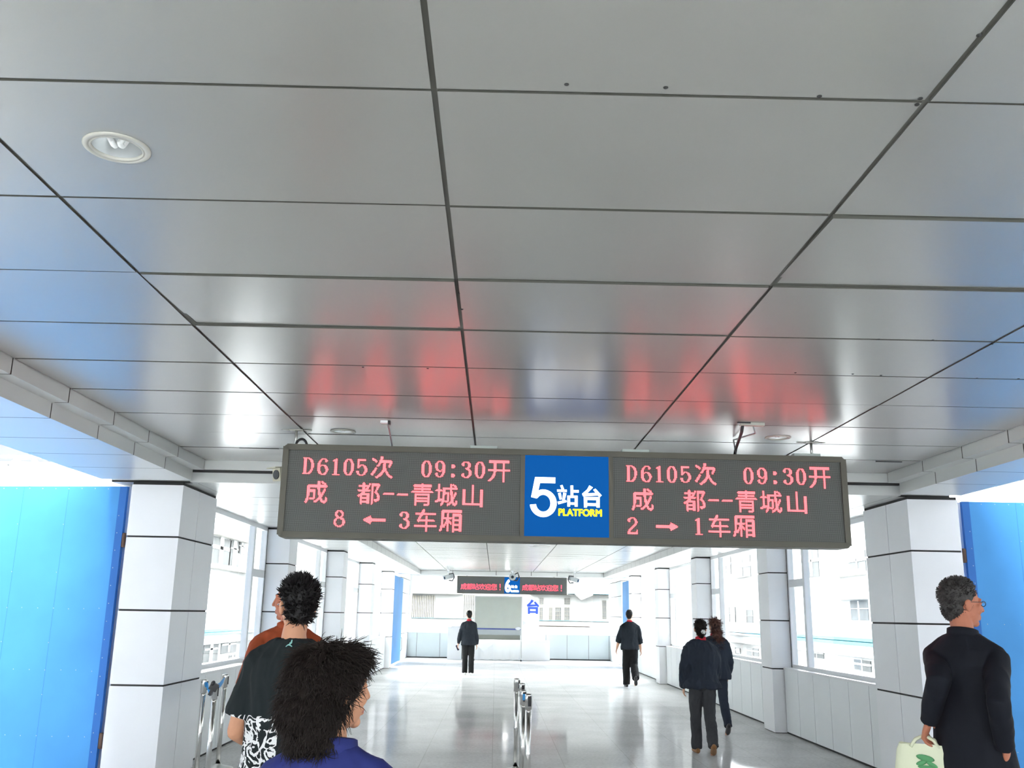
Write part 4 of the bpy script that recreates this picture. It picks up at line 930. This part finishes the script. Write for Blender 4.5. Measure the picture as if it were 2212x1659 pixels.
def body_mesh(B, voxel, skin, curl=(25, 25), female=False, bare_arm=False):
    bm = bmesh.new(); up = B.up; b = B.b
    tube(bm, [up((0, .0, z)) for z in (.94, .97, 1.08, 1.22, 1.33, 1.41, 1.47)],
         [(.12*b, .08), (.130*b, .085), (.115*b, .08), (.13*b, .088), (.142*b, .09), (.105*b, .072), (.056, .056)], 20, 'round')
    for sg in (-1, 1):
        h, kn, an, fp = B.J[sg]; limb(bm, h, kn, .066, .048); limb(bm, kn, an, .048, .032)
        d = Vector((0, math.cos(R(fp)), math.sin(R(fp)))); tube(bm, [an-d*.03+Vector((0, 0, -.03)), an+d*.06+Vector((0, 0, -.045)), an+d*.15+Vector((0, 0, -.055))], [.03, .033, .024], 12, 'round')
        sh, el, wr, f = B.A[sg]; up_r = .047 if bare_arm else .040
        limb(bm, up((.055*sg*b, -.005, 1.405)), sh, .042, .044); limb(bm, sh, el, up_r+.004, .038); tube(bm, [el, el.lerp(wr, .3), wr], [.038, .041, .0255], 14, 'round')
        hand(bm, wr, f, sg, curl[0 if sg < 0 else 1])
    tube(bm, [B.neck-Vector((0, 0, .03)), B.neck+Vector((0, .0, .04)), B.hm @ Vector((0, -.018, -.05)), B.hm @ Vector((0, -.012, .0))], [.066, .055, .053, .05] if not female else [.058, .047, .045, .045], 16, 'round')
    H = B.hell
    H(bm, (0, -.014, .026), (.075, .094, .088)); H(bm, (0, .028, -.040), (.057, .062, .076)); H(bm, (0, .064, -.098), (.023, .020, .018))
    H(bm, (0, .077, .022), (.048, .015, .011)); H(bm, (0, .086, -.064), (.021, .009, .007)); H(bm, (0, .085, -.075), (.018, .009, .007))
    for sg in (-1, 1):
        H(bm, (.033*sg, .060, -.026), (.027, .026, .030)); H(bm, (.077*sg, -.010, -.012), (.011, .019, .031)); H(bm, (.081*sg, -.014, -.004), (.008, .018, .022)); H(bm, (.030*sg, .081, .004), (.012, .008, .008))
    tube(bm, [B.hm @ Vector(p) for p in ((0, .088, .016), (0, .100, -.010), (0, .108, -.030))], [.007, .009, .011], 10, 'round')
    for sg in (-1, 1): H(bm, (.011*sg, .098, -.033), (.008, .009, .007))
    me = union(bm, voxel, 2)
    for q in (skin, 'eye', 'lip'): me.materials.append(M[q])
    eyes = [B.hm @ Vector((.030*sg, .088, .004)) for sg in (-1, 1)]; lip = B.hm @ Vector((0, .094, -.069)); inv = B.hm.inverted()
    for p in me.polygons:
        c = p.center
        if (c-eyes[0]).length < .0085 or (c-eyes[1]).length < .0085: p.material_index = 1
        elif (c-lip).length < .03:
            q = inv @ c
            if abs(q.z+.069) < .011*(1-abs(q.x)/.03) and q.y > .08: p.material_index = 2
    return me
def torso_cloth(B, voxel, m, hem=.80, wide=1.0, sleeve='long', puff=0., amp=.006, seed=0, hemw=1.0, cuff=.036, fs=(9, 9, 4), depth=1.0, armr=1.0):
    bm = bmesh.new(); up = B.up; b = B.b*wide
    zs = [hem, hem+.06, .96, 1.08, 1.20, 1.32, 1.40, 1.45, 1.485]
    zs = [z for i, z in enumerate(zs) if i < 2 or z > hem+.09]
    prof = {.96: (.168, .122), 1.08: (.160, .116), 1.20: (.172, .122), 1.32: (.180, .126), 1.40: (.150, .108), 1.45: (.098, .084), 1.485: (.062, .062)}
    rr = []
    for z in zs:
        if z in prof: x, y = prof[z]
        else: x, y = (.176*hemw, .125*hemw)
        rr.append(((x+puff)*b, (y+puff)*depth))
    pts = [up((0, -.004, z)) for z in zs]
    # the lofts measure the first radius along x
    tube(bm, pts, rr, 26, True)
    for sg in (-1, 1):
        sh, el, wr, f = B.A[sg]; sh = sh+Vector((-sg*.002, 0, -.004)); e1, e2 = el.lerp(sh, .18), el.lerp(wr, .2); em_ = el*.84+(e1+e2)*.08
        limb(bm, up((.060*sg*b, -.008, 1.430)), sh, .052+puff*.4, (.058+puff*.8)*armr)
        if sleeve == 'long': tube(bm, [sh, sh.lerp(el, .5), e1, em_, e2, el.lerp(wr, .55), wr.lerp(el, -.02)], [(.060+puff)*armr, (.060+puff)*armr, (.057+puff)*armr, (.056+puff)*armr, (.055+puff)*armr, (.050+puff)*armr, cuff+puff*.5], 16, True)
        elif sleeve == 'mid': tube(bm, [sh, sh.lerp(el, .5), el, el.lerp(wr, .35)], [(.066+puff)*armr, (.064+puff)*armr, .058+puff, .060+puff], 16, True)
        else: tube(bm, [sh, sh.lerp(el, .4), sh.lerp(el, .78)], [.063, .067, .072], 18, True)
    me = union(bm, voxel, 3, amp, fs, seed); me.materials.append(M[m]); return me
def legs_cloth(B, voxel, m, hem=.055, r=(.098, .078, .068), amp=.006, seed=3, top=1.0):
    bm = bmesh.new(); b = B.b
    tube(bm, [Vector((0, 0, z+B.dz)) for z in (.80, .84, .90, top)], [(.11*b, .075), (.145*b, .105), (.160*b, .115), (.150*b, .105)], 22, True)
    for sg in (-1, 1):
        h, kn, an, fp = B.J[sg]; d = (an-kn).normalized(); e = an+d*(.075-hem)
        tube(bm, [h+Vector((0, 0, .03)), h.lerp(kn, .45), kn, kn.lerp(an, .5), e], [r[0], r[0]*.93, r[1], (r[1]+r[2])/2, r[2]], 18, True)
    me = union(bm, voxel, 3, amp, (11, 11, 5), seed); me.materials.append(M[m]); return me
def shoe_mesh(B, sg, m, voxel=.006, sole=None):
    h, kn, an, fp = B.J[sg]; M3 = Matrix.Translation(an) @ Matrix.Rotation(R(fp), 4, 'X') @ Matrix.Rotation(R(-5*sg), 4, 'Z')
    bm = bmesh.new()
    tube(bm, [M3 @ Vector(p) for p in ((0, -.075, -.040), (0, -.03, -.036), (0, .04, -.042), (0, .12, -.048), (0, .175, -.052))], [(.030, .034), (.036, .040), (.041, .036), (.043, .026), (.030, .020)], 16, 'round')
    tube(bm, [M3 @ Vector((0, -.02, .03)), M3 @ Vector((0, -.01, -.03))], [.038, .042], 14, True)
    me = union(bm, voxel, 2)
    for v in me.vertices:      # a flat sole
        q = M3.inverted() @ v.co
        if q.z < -.073: q.z = -.073; v.co = M3 @ q
    me.materials.append(M[m]); return me
def cap_hair(B, voxel, m, parts, amp=.004, fs=(60, 60, 60), tufts=0, tl=.03, seed=1, up_bias=.5, zmin=-.10, yface=.06, tr=.0035):
    bm = bmesh.new()
    for c, r in parts: B.hell(bm, c, r, 24, 16)
    me = union(bm, voxel, 1, amp, fs, seed)
    if tufts:
        rnd = random.Random(seed); bm = bmesh.new(); bm.from_mesh(me); me.calc_loop_triangles(); inv = B.hm.inverted()
        ok = lambda q: q.z > zmin and not (abs(q.x) > .055 and q.z < .035 and q.y > -.05)
        ps = [p for p in me.polygons if ok(inv @ p.center)]
        for _ in range(tufts):
            p = rnd.choice(ps); n = p.normal; a = (n*(1.-up_bias)+ (B.hm.to_3x3() @ Vector((rnd.uniform(-.5, .5), rnd.uniform(-.7, .3), .6)))*up_bias + Vector((rnd.uniform(-.3, .3), rnd.uniform(-.3, .3), rnd.uniform(-.3, .3)))).normalized()
            l = tl*rnd.uniform(.6, 1.3); c = p.center
            tube(bm, [c-n*.004, c+a*l*.5+n*.003, c+a*l], [tr, tr*.7, tr*.15], 5, False)
        me2 = bpy.data.meshes.new('h'); bm.to_mesh(me2); bm.free(); me = me2
    me.materials.clear(); me.materials.append(M[m]); me.polygons.foreach_set('use_smooth', [True]*len(me.polygons)); return me
SHORT = [((0, -.028, .040), (.0835, .094, .088)), ((0, -.052, -.020), (.066, .054, .062)), ((0, -.058, -.045), (.052, .040, .045)), ((.0, -.02, .075), (.070, .085, .060))]
def collar(B, m, r=.068, z0=-.015, z1=.035, t=.012):
    bm = bmesh.new(); n = 28; rings = []
    for rr, z in ((r+.012, z0), (r+.006, z1), (r-.002, z1+.004), (r-.004, z0)):
        rings.append([bm.verts.new(B.neck+Vector((rr*math.cos(2*math.pi*i/n), rr*math.sin(2*math.pi*i/n)+.004, z+.012*math.sin(2*math.pi*i/n)*-1))) for i in range(n)])
    for q, w in zip(rings, rings[1:]+rings[:1]):
        for i in range(n): bm.faces.new((q[i], q[(i+1) % n], w[(i+1) % n], w[i]))
    bmesh.ops.recalc_face_normals(bm, faces=bm.faces)
    me = bpy.data.meshes.new('collar'); bm.to_mesh(me); bm.free(); me.materials.append(M[m]); me.polygons.foreach_set('use_smooth', [True]*len(me.polygons)); return me
def person(x, y, heading, B, label, pieces, z=0, group=None):
    """pieces: list of (name, mesh, label or None)"""
    o = empty('person', (x, y, z), label, 'person', group, R(-heading))
    for nm, me, lb in pieces:
        me.transform(Matrix.Scale(B.k, 4)); me.name = nm; c = link(nm, me, o)
        if lb: c['label'] = lb
    return o
def glasses(B, rim='dark', r=.0018):
    bm = bmesh.new(); T = lambda p: B.hm @ Vector(p)
    for sg in (-1, 1):
        tube(bm, [T((.031*sg+.021*math.cos(t), .097, .002+.013*math.sin(t))) for t in [2*math.pi*i/16 for i in range(17)]], r, 6, False)
        tube(bm, [T((.053*sg, .095, .006)), T((.078*sg, .06, .008)), T((.084*sg, -.01, .006)), T((.083*sg, -.03, -.012))], r, 6)
    tube(bm, [T((-.010, .098, .006)), T((.010, .098, .006))], r, 6)
    bmesh.ops.recalc_face_normals(bm, faces=bm.faces); me = bpy.data.meshes.new('glasses'); bm.to_mesh(me); bm.free(); me.materials.append(M[rim]); return me
def shoes(B, m): return [('shoe', shoe_mesh(B, -1, m), None), ('shoe', shoe_mesh(B, 1, m), None)]
# --- far left man, standing, phone in his left hand
B = Body(1.69, legs=((3, 2), (-3, 2)), arms=((4, 17, 12, 0), (-2, 10, 12, 0)), hyaw=-6)
p1 = person(-.72, 26.74, -3, B, 'far man in a dark jacket and white shoes walking away, left of the notice board', [
    ('body', body_mesh(B, .007, 'skinpale'), None), ('hair', cap_hair(B, .008, 'hair', SHORT, tufts=260, tl=.009, seed=4), None),
    ('jacket', torso_cloth(B, .012, 'jacket', hem=.80, wide=1.12, puff=.012, amp=.016, seed=1), None), ('trousers', legs_cloth(B, .012, 'black', r=(.095, .080, .078), seed=2), None),
    ('collar', collar(B, 'red', .064, -.02, .04), 'red collar')] + shoes(B, 'shoewhite'))
wr = p1.matrix_basis @ (B.A[-1][2]*B.k); f = p1.matrix_basis.to_3x3() @ B.A[-1][3]
bm = bmesh.new(); box(bm, -.026, .026, -.009, .009, -.075, .075); bmesh.ops.bevel(bm, geom=bm.edges[:], offset=.005, segments=2, affect='EDGES')
ph = tag(obj('mobile_phone', bm, 'phone', loc=wr+f*.125+Vector((.0, .012, 0)), rot=(R(12), R(-24), 0)), 'dark mobile phone held low by the far man in white shoes', 'phone')
# --- far right man, mid stride
B = Body(1.76, legs=((4, 3), (-4, 46)), arms=((8, 18, 16, 0), (4, 14, 14, 0)), hyaw=12, lean=2)
person(3.24, 23.25, 2, B, 'far man with a red collar and rolled sleeves walking by the right windows', [
    ('body', body_mesh(B, .007, 'skinpale'), None), ('hair', cap_hair(B, .008, 'hair', SHORT, tufts=260, tl=.009, seed=5), None),
    ('jacket', torso_cloth(B, .012, 'jacket', hem=.84, wide=1.10, sleeve='mid', puff=.014, amp=.018, seed=4, hemw=1.02), None), ('trousers', legs_cloth(B, .012, 'black', r=(.105, .092, .086), seed=5, amp=.010), None),
    ('collar', collar(B, 'red', .066, -.02, .035), 'red collar')] + shoes(B, 'shoeblack'))
# --- woman with the flower hair clip
B = Body(1.585, legs=((5, 2), (-7, 24)), arms=((-8, 14, 34, 6), (4, 10, 30, 14)), hyaw=4, hpitch=-3, broad=.98)
hr = cap_hair(B, .006, 'hairbrown', [((0, -.026, .038), (.083, .096, .090)), ((0, -.062, -.030), (.070, .052, .070)), ((.012, -.090, -.055), (.045, .040, .060)), ((.01, -.08, -.10), (.032, .028, .035))], tufts=500, tl=.022, seed=6, up_bias=.2, zmin=-.12)
bm = bmesh.new(); c0 = B.hm @ Vector((.030, -.120, -.045))
for i in range(6): a = i*math.pi/3; ell(bm, c0+Vector((.020*math.cos(a), -.006, .020*math.sin(a))), (.013, .006, .013), u=10, v=8)
ell(bm, c0+Vector((0, -.011, 0)), (.008, .006, .008), u=10, v=8); bmesh.ops.recalc_face_normals(bm, faces=bm.faces); clip = bpy.data.meshes.new('hair_clip'); bm.to_mesh(clip); bm.free(); clip.materials.append(M['clipwhite'])
person(2.60, 12.228, 3, B, 'woman with a white flower hair clip and red collar walking away on the right', [
    ('body', body_mesh(B, .006, 'skinpale', female=True), None), ('hair', hr, None), ('hair_clip', clip, 'white flower hair clip'),
    ('jacket', torso_cloth(B, .009, 'navy', hem=.84, wide=1.20, puff=.030, amp=.024, seed=7, hemw=1.12, cuff=.040, depth=1.12), None), ('trousers', legs_cloth(B, .009, 'charcoal', r=(.098, .080, .070), seed=8, amp=.014), None),
    ('collar', collar(B, 'red', .066, -.02, .05), 'red collar')] + shoes(B, 'shoebrown'))
# --- woman with long reddish hair just beyond
B = Body(1.60, legs=((6, 4), (-10, 26)), arms=((-4, 10, 34, 6), (2, 12, 30, 8)), hyaw=-8, hpitch=-4)
bm = bmesh.new(); rnd = random.Random(8)
hl = cap_hair(B, .007, 'hairred', [((0, -.026, .036), (.085, .098, .092)), ((0, -.068, -.04), (.080, .055, .09)), ((.01, -.085, -.15), (.085, .045, .10)), ((.02, -.095, -.24), (.070, .040, .08)), ((.03, -.10, -.31), (.045, .03, .05))], amp=.010, fs=(30, 30, 9), tufts=900, tl=.05, seed=9, up_bias=-.25, zmin=-.36, tr=.003)
person(3.25, 14.286, 0, B, 'woman with long reddish hair half hidden behind the woman with the hair clip', [
    ('body', body_mesh(B, .007, 'skinpale', female=True), None), ('hair', hl, None),
    ('jacket', torso_cloth(B, .010, 'navy', hem=.82, wide=1.16, puff=.022, amp=.012, seed=10, hemw=1.05), None), ('trousers', legs_cloth(B, .010, 'jeans', r=(.092, .074, .064), seed=11), None),
    ('collar', collar(B, 'red', .066, -.02, .05), 'red collar')] + shoes(B, 'shoeblack'))
# --- man in the rust orange shirt, beyond the man in the tee shirt
OX, OY, OH = -1.215, 5.75, -14
ohw = un(528, 1556, Y=5.62)
B = Body(1.80, legs=((8, 4), (-8, 18)), arms=((loc2(OX, OY, OH, 1.80, ohw), (-.12, -1, 0)), (10, 8, 25, 0)), hyaw=-66, broad=.96)
person(OX, OY, OH, B, 'man in a rust orange shirt half hidden behind the man in the printed tee shirt', [
    ('body', body_mesh(B, .005, 'skinred'), None), ('hair', cap_hair(B, .006, 'hairgrey', [((0, -.032, .040), (.083, .090, .086)), ((0, -.060, -.02), (.068, .05, .06))], tufts=400, tl=.016, seed=12, up_bias=.3), 'greying hair'),
    ('shirt', torso_cloth(B, .008, 'orange', hem=.80, wide=1.08, puff=.012, amp=.010, seed=13), None), ('trousers', legs_cloth(B, .010, 'charcoal', seed=14), None),
    ('collar', collar(B, 'orange', .066, -.02, .03), None)] + shoes(B, 'shoeblack'))
# --- man in the black printed tee shirt
B = Body(1.755, legs=((6, 3), (-6, 12)), arms=((0, 14, 70, 24), (4, 12, 60, 20)), hyaw=-30, hpitch=-4, broad=1.04)
tee = torso_cloth(B, .006, 'tee', hem=.84, wide=1.05, sleeve='short', puff=.014, amp=.010, seed=15, fs=(12, 12, 3), hemw=1.0)
pt = person(-.925, 4.5, 2, B, 'man in a black tee shirt with white print seen from behind on the left', [
    ('body', body_mesh(B, .0045, 'skin', bare_arm=True), None),
    ('hair', cap_hair(B, .005, 'hair', SHORT, tufts=1500, tl=.026, seed=16, up_bias=.45, tr=.0028), None),
    ('glasses', glasses(B, 'steelb', .0022), None), ('tee_shirt', tee, None), ('trousers', legs_cloth(B, .010, 'jeans', seed=17), None)] + shoes(B, 'shoewhite'))
# small leaping-figure print between his shoulder blades
bpy.context.view_layer.update()
tob = [c for c in pt.children if c.name.startswith('tee_shirt')][0]
tree = BVHTree.FromPolygons([pt.matrix_basis @ v.co for v in tee.vertices], [list(p.vertices) for p in tee.polygons])
fig = [(575, 612), (570, 640), (556, 650), (572, 664), (568, 671), (549, 660), (536, 659), (520, 671), (517, 667), (532, 652), (546, 645), (551, 634), (558, 632), (566, 612)]
bm = bmesh.new(); top = []
for u, v in fig:
    u, v = 480+u/3.779, 1220+v/3.779
    d = (un(u, v, Y=4.5)-EYE).normalized(); hit = tree.ray_cast(EYE, d)
    p = hit[0] if hit[0] else un(u, v, Y=4.38)
    top.append(p-d*.003)
inv = pt.matrix_basis.inverted()
f = bm.faces.new([bm.verts.new(inv @ p) for p in top]); bmesh.ops.triangulate(bm, faces=[f])
em = obj('back_print', bm, 'mint', tob, fix=False); em['label'] = 'pale mint leaping figure print'
# --- curly haired woman in front
B = Body(1.525, legs=((4, 4), (-6, 12)), arms=((0, 9, 25, 4), (0, 9, 25, 4)), hyaw=43, hpitch=2, broad=.95)
bm = bmesh.new(); rnd = random.Random(21)
big = [((0, -.035, .028), (.104, .112, .100)), ((0, -.075, -.055), (.100, .085, .100)), ((.0, -.07, -.125), (.085, .07, .055)), ((-.03, .055, .075), (.075, .055, .045))]
hm_ = cap_hair(B, .006, 'hairbrown', big, amp=.012, fs=(26, 26, 26), seed=22)
me = hm_; ps = [p for p in me.polygons]; bm.from_mesh(me)
crown = B.hm @ Vector((0, -.05, .125)); inv = B.hm.inverted()
for _ in range(9500):
    p = rnd.choice(ps); n = p.normal.copy(); c = p.center.copy(); q = inv @ c
    if q.y > .012 and q.z < .05: continue
    t = c-crown; t = t-n*t.dot(n); t = t.normalized() if t.length > .01 else n.orthogonal()
    s1 = n.cross(t); d = (n*rnd.uniform(.1, .45) + t*.8 + s1*rnd.uniform(-.5, .5)).normalized()
    L = rnd.uniform(.03, .065); w = rnd.uniform(.001, .004); ph0 = rnd.uniform(0, 6.28); tn = rnd.uniform(4, 7)
    pts = [c - n*.003 + d*(L*u) + (s1*math.cos(ph0+tn*u)+n*math.sin(ph0+tn*u))*w*min(1, u*3) - n*(.012*u*u) for u in [k/6 for k in range(7)]]
    tube(bm, pts, [.0011, .0011, .0011, .001, .0009, .0006, .0003], 4, False)
me2 = bpy.data.meshes.new('hair'); bm.to_mesh(me2); bm.free(); me2.materials.append(M['hairbrown']); me2.polygons.foreach_set('use_smooth', [True]*len(me2.polygons))
person(-.405, 2.5, 8, B, 'woman with big curly dark hair and a navy blue coat in the foreground', [
    ('body', body_mesh(B, .004, 'skin', female=True), None), ('hair', me2, None),
    ('coat', torso_cloth(B, .007, 'coat', hem=.74, wide=1.0, puff=.014, amp=.008, seed=23), None), ('trousers', legs_cloth(B, .010, 'black', seed=24), None),
    ('collar', collar(B, 'coat', .072, -.025, .025), None)] + shoes(B, 'shoeblack'))
# --- man in the dark suit at the right
GX, GY, GH = 2.53, 5.2, 50
hl_, hr_ = un(2006, 1558, Y=5.2), un(2172, 1612, Y=5.0)
B = Body(1.845, legs=((10, 4), (-10, 18)), arms=((loc2(GX, GY, GH, 1.845, hl_), (.55, -.85, 0)), (loc2(GX, GY, GH, 1.845, hr_), (.3, -.9, -.2))), hyaw=36, hpitch=-2, broad=1.0, lean=1)
ps_ = person(GX, GY, GH, B, 'grey haired man in a black suit walking at the right edge', [
    ('body', body_mesh(B, .0045, 'skinred', curl=(70, 35)), None),
    ('hair', cap_hair(B, .005, 'hairgrey', SHORT, amp=.0012, tufts=1500, tl=.009, seed=26, up_bias=.1, tr=.0022), 'short greying hair'),
    ('glasses', glasses(B, 'dark'), None), ('jacket', torso_cloth(B, .007, 'suit', hem=.76, wide=1.04, puff=.014, amp=.006, seed=27, fs=(7, 7, 3), hemw=1.08, armr=.82), None),
    ('trousers', legs_cloth(B, .010, 'suit', seed=28), None), ('collar', collar(B, 'suit', .068, -.02, .03), None)] + shoes(B, 'shoeblack'))
hp = ps_.matrix_basis @ ((B.A[-1][2]+B.A[-1][3]*.10)*B.k)
bg_ = empty('tote_bag', hp, 'cream tote bag with a green print hanging from the left hand of the suited man', 'bag', None, R(-30))
bm = bmesh.new(); n = 24; rg = []
for z, a, b in ((-.50, .15, .05), (-.48, .165, .062), (-.35, .17, .065), (-.2, .165, .05), (-.07, .145, .030), (-.035, .13, .022)):
    rg.append([bm.verts.new((a*(abs(math.cos(t))**.6)*(1 if math.cos(t) > 0 else -1), b*(abs(math.sin(t))**.8)*(1 if math.sin(t) > 0 else -1)+.006*math.sin(5*t+z*20), z+.004*math.sin(3*t))) for t in [2*math.pi*i/n for i in range(n)]])
for q, w in zip(rg, rg[1:]):
    for i in range(n): f = bm.faces.new((q[i], q[(i+1) % n], w[(i+1) % n], w[i])); f.smooth = True
bm.faces.new(rg[0][::-1]); obj('bag_body', bm, 'bagcloth', bg_)
for s in (-1, 1):
    bm = bmesh.new(); tube(bm, [(-.07, s*.02, -.05), (-.045, s*.016, -.012), (-.012, s*.008, .004), (.012, s*.008, .004), (.045, s*.016, -.012), (.07, s*.02, -.05)], .009, 8); obj('handle', bm, 'bagcloth', bg_)
bm = bmesh.new()
for (x, z, a, b, r) in ((0, -.10, .045, .016, 10), (-.02, -.125, .03, .012, -20), (.03, -.13, .03, .011, 25), (.0, -.145, .05, .010, 0)): ell(bm, (x, -.040, z), (a, .006, b), (0, R(r), 0), 12, 8)
obj('green_print', bm, 'leaf', bg_)
